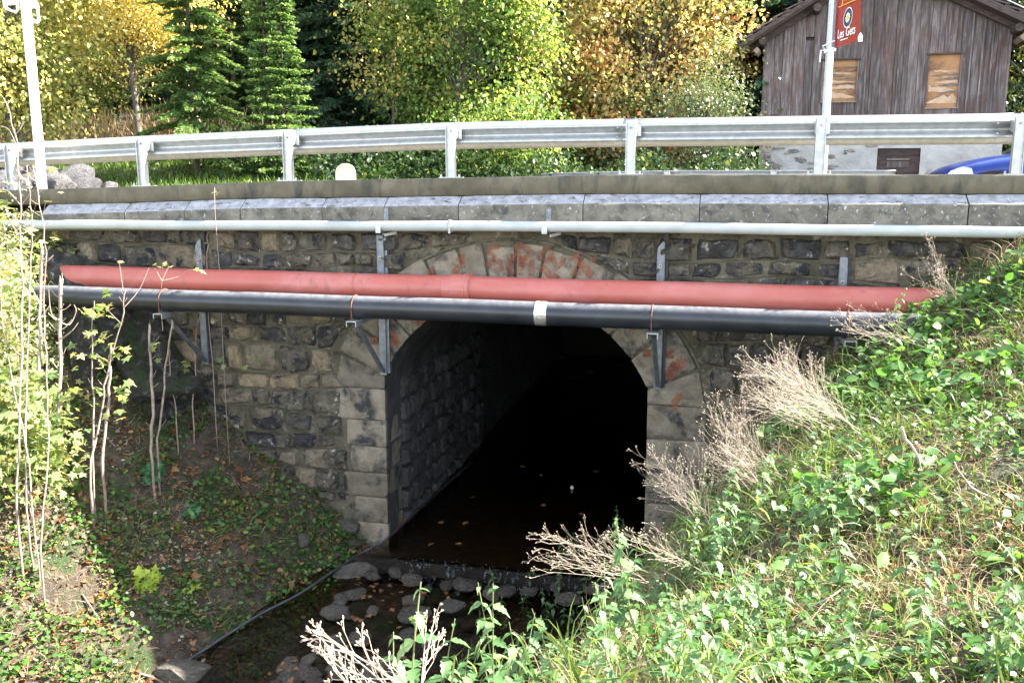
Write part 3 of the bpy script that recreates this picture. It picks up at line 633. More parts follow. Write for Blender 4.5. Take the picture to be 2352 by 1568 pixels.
# pipe brackets: wall channels and arms
BRK = [(455, 550, 835, 325), (873, 540, 860, 788), (1520, 555, 895, 1508), (1940, 590, 852, 1925)]
for i, (u, v0, v1, ua) in enumerate(BRK):
    s_, _, z1 = WP(u, v0, .08); _, _, z0 = WP(u, v1, .08); nm = ['leftmost steel pipe bracket, close to the left bank', 'steel pipe bracket left of the arch with a diagonal brace', 'steel pipe bracket right of the arch, post seen end on', 'rightmost steel pipe bracket, behind the dry stalks'][i]
    T = thing('pipe_bracket', L(s_, 0, z0), nm+', bolted to the stone wall', 'bracket', 'pipe brackets on the bridge wall')
    mb = MB(); mb.lbox(s_+.02, s_+.075, .0, .06, z0+.02, z1+(.09 if i in (0, 2) else .02)); mb.obj('backing_plate', M['blacksteel'] if i != 1 else M['galvold'], T)
    mb = MB(); top = [(-.045, 0), (.03, 0), (.03, -.0)];
    pr = [L(s_-.045, .085, z0), L(s_+.035, .085, z0), L(s_+.035, .085, z1-.01), L(s_+.012, .085, z1), L(s_-.035, .085, z1-(.06 if i in (0, 2) else .0)), L(s_-.045, .085, z1-(.12 if i in (0, 2) else .0))]
    mb.prism(pr, -ND*.012); mb.lbox(s_-.047, s_-.04, .0, .085, z0, z1-.13); mb.lbox(s_+.032, s_+.04, .0, .085, z0, z1-.13); mb.obj('bracket_post', M['galvold'], T)
    mb = MB(); c = L(s_-.006, .098, z1-.27); mb.tube([c-ND*.01, c+ND*.006], .022, 12); mb.obj('washer', M['steelbolt'], T)
    mb = MB(); mb.tube([c, c+ND*.022], [.012, .009], 8); mb.obj('bolt', M['rust'], T)
    # arm: inverted channel under the black pipe
    za = -1.485-.127-.008
    sa = s_
    mb = MB(); mb.lbox(sa-.058, sa+.058, .06, 1.02, za-.008, za); mb.lbox(sa-.058, sa-.05, .06, 1.02, za-.06, za-.008); mb.lbox(sa+.05, sa+.058, .06, 1.02, za-.06, za-.008); mb.obj('bracket_arm', M['galv'], T)
    # red pipe saddle
    mb = MB(); mb.lbox(s_-.04, s_+.04, .06, .62, -1.30-.148-.012, -1.30-.148-.004); mb.obj('bracket_shelf', M['galvold'], T)
    mb = MB(); p0 = L(s_-.0, .10, z0+.04); p1 = L(s_-.0, .88, za-.05); d = p1-p0; d /= np.linalg.norm(d); side = np.cross(d, SD)
    mb.box((p0+p1)/2, d*np.linalg.norm(p1-p0)/2, SD*.022, side*.006); mb.box((p0+p1)/2+SD*.022, d*np.linalg.norm(p1-p0)/2, SD*.004, side*.024); mb.obj('diagonal_brace', M['galvold'], T)
    for ds in (-.13, .12):
        mb = MB(); mb.lbox(s_+ds-.05, s_+ds+.05, .02, .042, z0+.36, z0+.45); mb.obj('rusty_plate', M['rust'], T)
        mb = MB(); c = L(s_+ds, .042, z0+.405); mb.tube([c, c+ND*.02], .014, 6); mb.obj('bolt', M['rust'], T)
    # clamp strap over the black pipe
    mb = MB(); rr_ = .1315
    pts_ = [L(sa-.02, 1.0-.05, za)]+[L(sa-.02+.0*k, .82+rr_*math.cos(R(a)), -1.485+rr_*math.sin(R(a))) for k, a in enumerate(range(0, 181, 12))]+[L(sa-.02, .69, za)]
    mb.tube(pts_, .006, 6); mb.obj('strap', M['rust'], T)
# small hangers for the grey pipe
for i, (u, uu) in enumerate(((890, 868), (1262, 1250))):
    s_ = WP(u, 492, .17)[0]; s2 = s_
    T = thing('pipe_hanger', L(s_, .17, -.6), ['small steel strap hanging the grey pipe, left of the two', 'small steel strap hanging the grey pipe, above the arch crown'][i], 'hanger', 'hangers of the grey pipe')
    z1 = WP(u, 477, .17)[2]
    mb = MB(); mb.lbox(s_-.028, s_+.028, .208, .216, gl_(s_)-.02, z1); mb.obj('hanger_strap', M['galvold'], T)
    mb = MB(); c = L(s_, .216, z1-.03); mb.tube([c, c+ND*.012], .010, 8); mb.obj('bolt', M['steelbolt'], T)
    s2 = WP(uu, 525, .37)[0]
    mb = MB(); mb.lbox(s2-.03, s2+.03, .362, .370, gl_(s2)-.075, gl_(s2)+.02); mb.lbox(s2-.03, s2+.03, .17, .370, gl_(s2)-.078, gl_(s2)-.070); mb.obj('hanger_clip', M['galv'], T)
    mb = MB(); mb.prism([L(s2+.05, .30, gl_(s2)-.085), L(s2+.15, .17, gl_(s2)-.062), L(s2+.15, .17, gl_(s2)-.10), L(s2+.05, .30, gl_(s2)-.115)], SD*.004); mb.obj('hanger_tongue', M['galv'], T)

# ------------------------------------------------------------------ stream: bed, water, weir, stones, hose
ws = np.arange(-1.62, 1.63, .27); wn = np.arange(.60, -12.4, -.4); vv = [L(a, n_, -4.55+.003*mnoise.noise(Vector((a*3, n_*3, 0)))) for a in ws for n_ in wn]
tag(obj('tunnel_water', vv, gridfaces(len(ws), len(wn)), M['tunnelwater'], smooth=True), kind='structure')
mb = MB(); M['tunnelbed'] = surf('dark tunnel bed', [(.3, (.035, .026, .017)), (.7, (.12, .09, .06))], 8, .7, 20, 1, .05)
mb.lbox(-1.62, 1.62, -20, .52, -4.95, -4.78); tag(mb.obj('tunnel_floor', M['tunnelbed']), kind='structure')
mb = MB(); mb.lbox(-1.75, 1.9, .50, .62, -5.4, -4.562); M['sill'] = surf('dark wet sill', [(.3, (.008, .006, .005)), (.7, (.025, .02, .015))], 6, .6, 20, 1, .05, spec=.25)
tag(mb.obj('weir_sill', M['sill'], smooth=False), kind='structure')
WS = np.arange(-3.9, 2.6, .09); WN = np.arange(.60, 9, .09); vv = []
for a in WS:
    for n_ in WN:
        c = (edgeL(n_)+edgeR(n_))/2
        z = bedz(n_)+.13+.035*mnoise.noise(Vector((a*5, n_*5, 0)))+.02*mnoise.noise(Vector((a*13, n_*13, 0)))
        vv.append(L(a, n_, z))
tag(obj('stream_water', vv, gridfaces(len(WS), len(WN))[:, ::-1], M['water'], smooth=True), kind='structure')
# water curtain over the sill
vv = []; cs = np.arange(-1.35, 1.5, .03)
for a in cs:
    for n_, z in ((.50, -4.545), (.60, -4.548), (.635, -4.565), (.655, -4.60), (.67, -4.66), (.72, -4.715), (.82, -4.72)):
        vv.append(L(a, n_+.012*mnoise.noise(Vector((a*14, z*2, 0))), z+.006*mnoise.noise(Vector((a*9, n_*9, 0)))))
m, t, b = mat_new('falling water'); v = coords(t, (1, 1, .12), False)
b.inputs['Base Color'].default_value = (.62, .68, .75, 1); b.inputs['Roughness'].default_value = .25
tp = t.nodes.new('ShaderNodeBsdfTransparent'); ms = t.nodes.new('ShaderNodeMixShader')
t.links.new(ramp(t, noi(t, v, 22, 5, .7), [(.56, (0, 0, 0)), (.80, (.35, .35, .35))]), ms.inputs[0]); t.links.new(tp.outputs[0], ms.inputs[1]); t.links.new(b.outputs[0], ms.inputs[2])
t.links.new(ms.outputs[0], t.nodes['Material Output'].inputs[0])
tag(obj('water_curtain', vv, gridfaces(len(cs), 7), m, smooth=True), kind='structure')
# rocks
def rock_mesh(name, seed, mat, sub=3):
    import bmesh
    bm = bmesh.new(); bmesh.ops.create_icosphere(bm, subdivisions=sub, radius=1)
    rr = random.Random(seed); off = Vector((seed*3.1, seed*1.7, 0)); planes = [Vector((rr.gauss(0, 1), rr.gauss(0, 1), rr.gauss(0, 1))).normalized() for _ in range(9)]
    for v in bm.verts:
        p = v.co.copy(); k = 1+.28*mnoise.noise(p*1.2+off)+.10*mnoise.noise(p*3+off)
        p *= k
        for pl in planes:
            d = p.dot(pl)-.72
            if d > 0: p -= pl*d*.85
        v.co = p
    me = bpy.data.meshes.new(name); bm.to_mesh(me); bm.free(); me.materials.append(mat); return me
ROCKS = [rock_mesh('rock', 11+i, M['rock'], 2) for i in range(5)]; WROCKS = [rock_mesh('rock', 31+i, M['wetrock'], 2) for i in range(5)]
BOULD = [rock_mesh('boulder', 51+i, M['boulder'], 3) for i in range(4)]
def put_rock(u, v, size, flat=.6, wet=False, label=None, group=None, p=None, sink=.3, elong=1.3, me=None, rz=None):
    q = hit(u, v) if p is None else np.array(p, float); me = me or random.choice(WROCKS if wet else ROCKS)
    o = inst('rock', me, None, (q[0], q[1], q[2]+size*flat*(1-2*sink)), (random.uniform(-.3, .3), random.uniform(-.3, .3), rz if rz is not None else random.uniform(0, 6.3)), (size*elong, size, size*flat))
    return tag(o, label or 'wet dark stone lying in the stream among the rapids', 'rock', group)
put_rock(825, 1325, .20, .7, label='grey flat topped stone below the left jamb beside the black hose', elong=1.9, rz=.5)
put_rock(985, 1500, .16, .8, label='pale sunlit stone in the stream behind the dry umbel stalks')
put_rock(420, 1555, .24, .6, label='big mossy white-veined stone at the bottom edge left of the stream', elong=1.6, rz=.2)
put_rock(665, 1552, .22, .4, label='flat brown slab in the stream at the bottom edge', elong=1.5)
put_rock(560, 1500, .10, .5, label='slaty stone beside the hose near the bottom of the picture')
put_rock(800, 1215, .15, .7, label='grey blocky stone against the foot of the left jamb')
put_rock(815, 1248, .14, .35, label='flat slab stone under the blocky stone at the left jamb', elong=1.6)
put_rock(700, 1250, .10, 1.1, label='brown upright stone on the left bank below the wall')
put_rock(1030, 1470, .11, .7, label='grey stone behind the nettle tops at the stream edge')
put_rock(770, 1275, .10, .6, label='dark stone just below the slab at the left jamb')
put_rock(640, 1450, .12, .5, label='grey slab half under the hose on the stream edge')
put_rock(1040, 1330, .12, .5, wet=True, label='wet stone right under the little weir')
for i in range(130):
    n_ = random.uniform(.8, 3.6); s_ = random.uniform(edgeL(n_)-.1, edgeR(n_)+.2)
    put_rock(0, 0, random.uniform(.05, .17), .6, wet=random.random() < .55, sink=.12, p=L(s_, n_, gz1(s_, n_)+.02), group='stones lying in the rapids')
for i in range(14):
    s_ = -1.5+3.1*i/13+random.uniform(-.06, .06); n_ = random.uniform(.5, .78)
    put_rock(0, 0, random.uniform(.06, .15), .5, wet=True, p=L(s_, n_+.1, -4.68-.25*(n_-.5)), group='stones along the lip of the weir', label='wet stone on the lip of the little weir')
# lit debris at the far end of the tunnel
for i in range(70):
    s_ = random.uniform(-1.5, 1.6); n_ = -random.uniform(8.5, 16)
    put_rock(0, 0, random.uniform(.08, .24), .5, p=L(s_, n_, -4.66), group='stones at the far mouth of the tunnel', label='stone lying in the water at the far mouth of the tunnel')
# boulders beyond the road on the left, top just above the parapet
for i, (u, v, t_, sz) in enumerate([(15, 425, 15.0, .42), (45, 402, 17.5, .36), (62, 425, 15.5, .34), (105, 408, 17.5, .40), (120, 428, 15.5, .40), (172, 412, 17.0, .42), (195, 430, 15.2, .30), (150, 434, 15, .26), (250, 432, 15.0, .20), (560, 385, 23, .5), (600, 392, 22, .4), (655, 392, 22, .45), (690, 388, 23, .4), (740, 392, 23, .45)]):
    p = P(u, v, t_); lab = ['at the far left edge under the guardrail', 'in the upper row behind the first guardrail post', 'just right of the first guardrail post', 'in the upper row beside the white post', 'low beside the foot of the white post', 'largest, right of the white post', 'low at the right end of the heap', 'small, half hidden by the parapet', 'lone small one on the grass', 'left one in the shade of the spruces', 'second in the shade of the spruces', 'third in the shade of the spruces', 'fourth in the shade of the spruces', 'rightmost in the shade of the spruces'][i]
    o = inst('boulder', BOULD[i % 4], None, p, (random.uniform(-.3, .3), random.uniform(-.3, .3), random.uniform(0, 6)), (sz*.95, sz*.8, sz*.68)); tag(o, 'grey boulder beyond the road, '+lab, 'boulder', 'boulders beyond the road')
# slabs against the wall on the left
def slab(label, pts_uvn, thick, seed, mat='mossrock'):
    vs = []; rr = random.Random(seed)
    P_ = [L(*WP(u, v, n_)[:1], n_, WP(u, v, n_)[2]) for u, v, n_ in pts_uvn]
    a, b_, c, d = P_; K = 26
    nrm = np.cross(b_-a, d-a); nrm /= np.linalg.norm(nrm)
    if nrm@(-a) < 0: nrm = -nrm
    for i in range(K+1):
        for j in range(K+1):
            p = a*(1-i/K)*(1-j/K)+b_*(i/K)*(1-j/K)+c*(i/K)*(j/K)+d*(1-i/K)*(j/K)
            e = min(i, j, K-i, K-j); h = (thick if e > 0 else 0)+(.16*mnoise.noise(Vector(p*2.2)+Vector((seed, 0, 0)))+.07*mnoise.noise(Vector(p*6))+.03*mnoise.noise(Vector(p*15)) if e > 0 else 0)
            vs.append(p+nrm*h)
    tag(obj('rock_slab', vs, gridfaces(K+1, K+1), M[mat], origin=np.mean(P_, axis=0)), label, 'rock')
slab('dark mossy rock slab leaning on the wall below the black pipe', [(190, 700, .55), (340, 690, .10), (480, 915, .08), (350, 985, .75)], .10, 3)
slab('dark rock face left of the leaning slab behind the saplings', [(90, 560, .5), (205, 600, .12), (330, 760, .3), (180, 900, 1.1)], .08, 5)
slab('rough rock outcrop with moss where the right bank meets the wall', [(2390, 560, .05), (2240, 640, .05), (2130, 700, .5), (2400, 760, 1.2)], .10, 8)
slab('thin overhanging rock ledge on the left bank', [(290, 880, .9), (460, 865, .35), (470, 900, .45), (300, 925, 1.0)], .10, 9)
# hose
hp = [(1085, 1060), (1010, 1125), (940, 1190), (885, 1240), (840, 1285), (770, 1345), (690, 1405), (600, 1458), (520, 1492), (440, 1525), (360, 1568), (300, 1600)]
hpts = []
for u, v in hp:
    if u > 860:
        r_ = ray(u, v); p = r_*(-4.50/r_[2])
    else: p = hit(u, v)+np.array([0, 0, .05]); s__, n__, _ = toL(p); p[2] = max(p[2], bedz(n__)+.19)
    hpts.append(p)
def smooth_pts(pts_, k=4):
    pts_ = [np.array(p) for p in pts_]; out = []
    for i in range(len(pts_)-1):
        p0, p1, p2, p3 = pts_[max(i-1, 0)], pts_[i], pts_[i+1], pts_[min(i+2, len(pts_)-1)]
        for j in range(k):
            q = j/k; out.append(.5*((2*p1)+(-p0+p2)*q+(2*p0-5*p1+4*p2-p3)*q*q+(-p0+3*p1-3*p2+p3)*q**3))
    return out+[pts_[-1]]
mb = MB(); mb.tube(smooth_pts(hpts), .016, 10); tag(mb.obj('hose', M['hose'], smooth=True), 'thin black hose running from the tunnel down the left edge of the stream', 'hose')
# orange algae line on the jamb foot
mb = MB(); mb.tube([L(-HW+.03, -x, -4.53+.02*random.random()) for x in np.arange(.05, 2.2, .1)], [.012+.012*random.random() for _ in np.arange(.05, 2.2, .1)], 5); mb.obj('algae_line', M['orange'], BR)
# far mouth closing: back headwall above the tunnel
mb = MB(); mb.lbox(-6, -HW, -12.55, -12.3, -6, -.7); mb.lbox(HW, 6, -12.55, -12.3, -6, -.7); mb.lbox(-HW-.01, HW+.01, -12.54, -12.31, -1.42, -.7); mb.obj('rear_wall', M['mortar'], BR)

# ------------------------------------------------------------------ leaf engine
def tpl(verts, faces): return np.array(verts, float), np.array(faces, int)
LEAF = tpl([(0, 0, 0), (.32, .35, .07), (.25, .75, .05), (0, 1, -.05), (-.25, .75, .05), (-.32, .35, .07), (0, .5, 0)], [(0, 1, 6), (1, 2, 6), (2, 3, 6), (3, 4, 6), (4, 5, 6), (5, 0, 6)])
DIA = tpl([(0, 0, 0), (.36, .5, .08), (0, 1, 0), (-.36, .5, .08)], [(0, 1, 2), (0, 2, 3)])
def maple():
    r_ = [.30, .42, .95, .50, .85, .38, .62, .25]; ang = [200, 160, 128, 112, 90]
    out = []; A_ = [(-90, .12), (-60, .38), (-25, .62), (-5, .36), (22, .88), (48, .46), (68, .60), (90, 1.0)]
    pts_ = [(math.cos(R(a))*q, math.sin(R(a))*q+.25) for a, q in A_]; pts_ += [(-x, y) for x, y in pts_[-2:0:-1]]
    vs = [(0, .25, .03)]+[(x, y, -.10*(x*x+(y-.25)**2)+(.04 if i % 2 else -.03)) for i, (x, y) in enumerate(pts_)]
    n = len(pts_); return tpl(vs, [(0, 1+i, 1+(i+1) % n) for i in range(n)])
MAP = maple()
def blade_t(k=4, bend=.5, wd=.5):
    vs, fs = [], []
    for i in range(k+1):
        q = i/k; x = wd*(1-q)**.7*.5; y = math.sin(q*bend*2)/(bend*2); z = (1-math.cos(q*bend*2))/(bend*2)
        if i < k: vs += [(-x, z, y), (x, z, y)]
        else: vs.append((0, z, y))
    for i in range(k-1): a = 2*i; fs += [(a, a+1, a+3), (a, a+3, a+2)]
    fs.append((2*k-2, 2*k-1, 2*k)); return tpl(vs, fs)
NETT = tpl([(0, 0, 0), (.20, .12, .03), (.30, .28, .05), (.22, .33, .045), (.25, .48, .04), (.16, .54, .035), (.17, .68, .02), (.09, .74, .01), (0, 1, -.10),
            (-.09, .74, .01), (-.17, .68, .02), (-.16, .54, .035), (-.25, .48, .04), (-.22, .33, .045), (-.30, .28, .05), (-.20, .12, .03), (0, .45, -.01)],
           [(i, (i+1) % 16, 16) for i in range(16)])
def frames(dirs, nrm=None, roll=None):
    """local y -> dirs, local z close to nrm"""
    d = dirs/(np.linalg.norm(dirs, axis=1, keepdims=True)+1e-9)
    n = nrm if nrm is not None else rng.normal(size=d.shape)
    x = np.cross(d, n); x /= (np.linalg.norm(x, axis=1, keepdims=True)+1e-9); z = np.cross(x, d)
    return np.stack([x, d, z], axis=2)
def cloud(tp_, pos, fr, size, rnd, wscale=None):
    tv, tf = tp_; N = len(pos); sz = np.asarray(size).reshape(-1, 1)
    q = tv[None]*sz[:, None, :] if wscale is None else tv[None]*np.stack([wscale, sz[:, 0], sz[:, 0]], 1)[:, None, :]
    v = np.einsum('nij,nkj->nki', fr, q)+pos[:, None, :]
    f = (tf[None]+(np.arange(N)*len(tv))[:, None, None]).reshape(-1, 3)
    return v.reshape(-1, 3), f, np.repeat(rnd, len(tf))
def cloud_obj(name, tp_, pos, fr, size, rnd, mat, parent=None, wscale=None, origin=None):
    v, f, a = cloud(tp_, np.asarray(pos), fr, size, np.clip(rnd, 0, 1), wscale)
    return obj(name, v, f, mat, parent, origin=origin, attr=a)

# ------------------------------------------------------------------ trees
def gnoise(P_, k, off=0): return np.array([mnoise.noise(Vector((p[0]*k+off, p[1]*k, p[2]*k))) for p in P_])
def broad(name, label, base, height, crown_c, crown_r, mat, leaf=.11, nclus=70, per=130, bark='bark', trunk_r=.11, bare=.0, tpl_=DIA, group=None, seed=0, col=0.5, csp=.36):
    rs = np.random.default_rng(seed); base = np.array(base, float); crown_c = np.array(crown_c, float); crown_r = np.array(crown_r, float)
    T = thing(name, base, label, 'tree', group)
    cl = rs.normal(size=(nclus, 3)); cl /= np.linalg.norm(cl, axis=1, keepdims=True); cl *= rs.uniform(.35, 1.0, (nclus, 1))**.6; cl = crown_c+cl*crown_r
    cl = cl[cl[:, 2] > base[2]+.25*1]
    mb = MB(); top = crown_c+np.array([0, 0, crown_r[2]*.7]); N = 9
    tr = [base*(1-q)+top*q+np.array([.12*math.sin(q*5+seed), .1*math.cos(q*4), 0])*q*(1-q)*4 for q in np.linspace(0, 1, N)]
    tr[0] = base-np.array([0, 0, .3])
    mb.tube(tr, [trunk_r*(1-.85*q)+.008 for q in np.linspace(0, 1, N)], 8)
    for c in cl:
        dz = np.clip((c[2]-base[2]-.3)/(top[2]-base[2]), .12, .9)*.75; k = dz*(N-1); i = int(k); s0 = tr[i]*(1-k+i)+tr[min(i+1, N-1)]*(k-i)
        mid = (s0+c)/2+np.array([0, 0, .12*np.linalg.norm(c-s0)]); mb.tube(smooth_pts([s0, mid, c], 3), [trunk_r*.28, trunk_r*.22, trunk_r*.18, trunk_r*.14, .012, .008, .005], 5, False)
    mb.obj('trunk', M[bark], T, smooth=True)
    n = len(cl)*per; ci = rs.integers(0, len(cl), n); r_ = rs.normal(size=(n, 3))*csp*np.array([1, 1, .7]); pos = cl[ci]+r_*np.array([1, 1, 1])
    d = r_*.6+rs.normal(size=(n, 3))*.5; d[:, 2] -= .45
    fr = frames(d, rs.normal(size=(n, 3))*.7+np.array([.25, -.2, .8]))
    cr = rs.uniform(-.3, .3, len(cl))[ci]; rnd = col+cr+rs.normal(size=n)*.16
    cloud_obj('crown', tpl_, pos, fr, leaf*rs.uniform(.6, 1.25, n), rnd, M[mat], T, origin=crown_c)
    return T
def spruce_meshes(h, r0, mat, seed, leaders=1, dens=1.0, twig=.24, droop=.25):
    """returns trunk (mb verts) and needle cloud for a spruce at the origin"""
    rs = np.random.default_rng(seed); mb = MB(); pos, dr, sz, rd = [], [], [], []
    offs = [(0, 0, 1.0)] if leaders == 1 else [(-.17, 0, 1.0), (.17, .05, .93)]
    for ox, oy, hs in offs:
        H = h*hs; mb.tube([(ox*.2, oy, -.4), (ox*.8, oy, H*.3), (ox, oy, H*.7), (ox, oy, H)], [.012*h**.8, .010*h**.8, .006*h**.8, .006], 7)
        z = .05*H
        while z < H*.96:
            q = z/H; Lb = r0*(1-q)**.85*(.9+.2*rs.random())+.05; nb = int(6+2*rs.random()) if q < .9 else 4
            for k in range(nb):
                a = rs.uniform(0, 6.283); lb = Lb*rs.uniform(.65, 1.12); m_ = max(3, int(lb/.11)); prev = None; bp = []
                for j in range(m_+1):
                    f = j/m_; zz_ = z+lb*(.30*f-(droop+.35*(1-q))*f*f+.10*f**4); p = np.array([ox+math.cos(a)*lb*f, oy+math.sin(a)*lb*f, zz_]); bp.append(p)
                    if f < .08: continue
                    tl = twig*(1.15-f*.75)*(.8+.3*rs.random()); dirv = np.array([math.cos(a), math.sin(a), 0]); sidev = np.array([-dirv[1], dirv[0], 0])
                    for sg in (-1, 1):
                        for _ in range(max(1, int(round(2*dens)))):
                            d = sidev*sg*rs.uniform(.5, 1)+dirv*rs.uniform(.35, .9)+np.array([0, 0, rs.uniform(-.35, .12)])
                            pos.append(p+dirv*rs.uniform(-.05, .05)); dr.append(d); sz.append(tl*rs.uniform(.7, 1.2)); rd.append(.35+.45*f+rs.normal()*.13)
                if q < .85 and lb > .5: mb.tube(bp[::2]+[bp[-1]], .012 if lb < 1 else .018, 4, False)
            z += rs.uniform(.16, .24)*(1 if H < 10 else 1.6)*(1-.35*q)
        for zt in np.arange(H*.9, H, .05):
            for _ in range(2): a = rs.uniform(0, 6.28); pos.append(np.array([ox, oy, zt])); dr.append(np.array([math.cos(a)*.6, math.sin(a)*.6, .8])); sz.append(.09); rd.append(.8)
    pos = np.array(pos); dr = np.array(dr); sz = np.array(sz)
    # each twig: three slender slivers
    P3, D3, S3, W3, R3 = [], [], [], [], []
    for k in range(4):
        jit = rs.normal(size=dr.shape)*.28; dd = dr/np.linalg.norm(dr, axis=1, keepdims=True)
        P3.append(pos+dd*sz[:, None]*(k*.2)); D3.append(dd+jit); S3.append(sz*(.75-.1*k)); W3.append(np.full(len(sz), .05*twig/.24)); R3.append(np.array(rd)+k*.04)
    P3 = np.vstack(P3); D3 = np.vstack(D3); S3 = np.concatenate(S3); W3 = np.concatenate(W3); R3 = np.concatenate(R3)
    v, f, a = cloud(DIA, P3, frames(D3, rs.normal(size=D3.shape)*.6+np.array([0, 0, .8])), S3, np.clip(R3, 0, 1), W3)
    return mb, v, f, a
def spruce_proto(h, r0, mat, seed, **k):
    mb, v, f, a = spruce_meshes(h, r0, mat, seed, **k)
    t_ = obj('trunk', mb.v, mb.f, M['darkbark'], None, origin=(0, 0, 0)); n_ = obj('foliage', v, f, M[mat], None, origin=(0, 0, 0), attr=a)
    mt, mn = t_.data, n_.data; bpy.data.objects.remove(t_); bpy.data.objects.remove(n_); return mt, mn
def place_spruce(pr, p, label, rz=0, sc_=1, group=None):
    T = thing('spruce_tree', p, label, 'tree', group); T.rotation_euler = (0, 0, rz); T.scale = (sc_, sc_, sc_)
    for nm, me in (('trunk', pr[0]), ('foliage', pr[1])):
        o = bpy.data.objects.new(nm, me); COL.objects.link(o); o.parent = T
    return T
def bz(X, Y):
    s_, n_, _ = toL((X, Y, 0)); return backz(s_, -n_)
def BG(u, Y): X = (u-1176)/F*Y*.985; return np.array([X, Y, bz(X, Y)])
# broadleaf trees beyond the road
p = BG(30, 18.6); broad('broadleaf_tree', 'yellow green tree behind the white post at the left edge', p, 9, p+np.array([0, 0, 4.6]), (2.4, 1.6, 4.0), 'l_ygreen', .095, 110, 260, seed=1, col=.68)
p = BG(322, 20.5); broad('autumn_tree', 'golden yellow tree with a thin forked grey trunk left of the spruces', p, 8, p+np.array([0, 0, 4.6]), (2.0, 1.5, 3.0), 'l_yellow', .085, 115, 250, seed=2, trunk_r=.07, col=.72)
p = BG(150, 22.5); broad('broadleaf_tree', 'green and yellow bushy tree between the white post and the golden tree', p, 8, p+np.array([0, 0, 3.2]), (1.9, 1.6, 3.2), 'l_ygreen', .095, 80, 240, seed=12, col=.42)
p = BG(500, 24.5); broad('autumn_tree', 'pale yellow tree top behind the left spruces', p, 10, p+np.array([0, 0, 6.2]), (2.2, 1.8, 3.5), 'l_yellow', .10, 90, 230, seed=3, col=.6)
p = BG(1060, 22.8); broad('maple_tree', 'green yellow maple in the middle, left of the orange one', p, 9, p+np.array([0, 0, 4.2]), (2.3, 1.3, 4.0), 'l_maple', .11, 125, 230, seed=4, tpl_=LEAF, col=.46, trunk_r=.1)
p = BG(1180, 20.4); broad('maple_tree', 'low green maple bush seen through the guardrail gap', p, 4, p+np.array([0, 0, 1.1]), (1.2, .9, 1.0), 'l_maple', .10, 34, 150, seed=14, tpl_=LEAF, col=.35, trunk_r=.05)
p = BG(1470, 25.4); broad('maple_tree', 'orange leaved maple left of the wooden barn', p, 9, p+np.array([.1, 0, 4.7]), (3.1, 1.5, 4.4), 'l_orange', .125, 170, 200, seed=5, tpl_=LEAF, col=.55, trunk_r=.1)
p = BG(1560, 30.5); broad('broadleaf_tree', 'grey green shiny leaved tree behind the orange maple beside the barn', p, 9, p+np.array([.6, 0, 4.2]), (2.6, 1.6, 4.6), 'l_grey', .10, 120, 220, seed=6, col=.6)
p = BG(1628, 22.3); broad('broadleaf_tree', 'slim grey green sunlit tree right beside the left wall of the barn', p, 9, p+np.array([0, 0, 3.9]), (.85, .9, 3.9), 'l_grey', .075, 80, 260, seed=26, col=.7, trunk_r=.06)
p = BG(1690, 30); broad('broadleaf_tree', 'pale sunlit green tree rising behind the left roof edge of the barn', p, 11, p+np.array([0, 0, 6.0]), (2.0, 1.8, 4.5), 'l_grey', .13, 80, 140, seed=16, col=.75)
p = BG(900, 23.5); broad('broadleaf_tree', 'thin half bare tree with a few orange leaves left of the green maple', p, 6, p+np.array([0, 0, 4.0]), (1.1, 1.0, 2.6), 'l_ygreen', .11, 46, 34, seed=7, col=.75, trunk_r=.05)
p = BG(2345, 30); broad('broadleaf_tree', 'dark tree with yellow leaves at the right edge behind the barn', p, 9, p+np.array([.4, 0, 5]), (2.2, 2, 5), 'l_dark', .14, 80, 120, seed=8, col=.7)
p = BG(2440, 34); broad('broadleaf_tree', 'green tree beyond the right end of the barn', p, 10, p+np.array([0, 0, 6]), (3, 2.5, 6), 'l_ygreen', .16, 80, 120, seed=18, col=.3)
# spruces near the road
y1 = spruce_proto(7.5, 1.12, 'l_spruceL', 21, dens=2.4); y2 = spruce_proto(4.5, .68, 'l_spruceL', 22, leaders=2, droop=.1, dens=2); y3 = spruce_proto(9, 1.15, 'l_spruce', 23, dens=2.4)
place_spruce(y1, BG(455, 19.0), 'bushy green spruce beside the golden tree', 1.0)
place_spruce(y3, BG(548, 23.0), 'taller darker spruce behind the bushy one', 2.0, .95)
q = BG(640, 18.8); place_spruce(y2, q, 'young light green spruce with two leading shoots', 0)
place_spruce(y3, BG(230, 25.5), 'dark low spruce behind the white post and golden tree', .6, .42)
place_spruce(y1, BG(900, 26), 'small dark spruce in the forest shade left of the green maple', .6, .62)
place_spruce(y1, BG(990, 23), 'spruce half hidden under the green maple', 2.6, .66)
place_spruce(y1, BG(1290, 28.5), 'spruce showing between the green and the orange maple', 4, .95)
place_spruce(y1, BG(1620, 31), 'spruce between the orange maple and the barn', 5, .9)
bgp = [spruce_proto(15, 2.7, 'l_spruceD', 31, dens=1.0, twig=.50), spruce_proto(12, 2.3, 'l_spruceD', 32, dens=1.0, twig=.48)]
rs = random.Random(5); k = 0
for row, (Y0, du, off) in enumerate(((28, 135, 40), (33, 120, 0), (39, 115, 60), (47, 110, 20))):
    u = -160+off
    while u < 2600:
        Y = Y0+rs.uniform(-1.5, 1.5); uu = u+rs.uniform(-25, 25); u += du
        if row == 0 and (uu < 620 or 1000 < uu < 1650 or uu > 1900): continue
        place_spruce(bgp[k % 2], BG(uu, Y), 'dark forest spruce in the '+['nearest', 'second', 'third', 'farthest'][row]+' row, number '+str(int((u+160)/du))+' from the left', rs.uniform(0, 6), rs.uniform(.75, 1.15), 'dark spruces of the forest behind'); k += 1
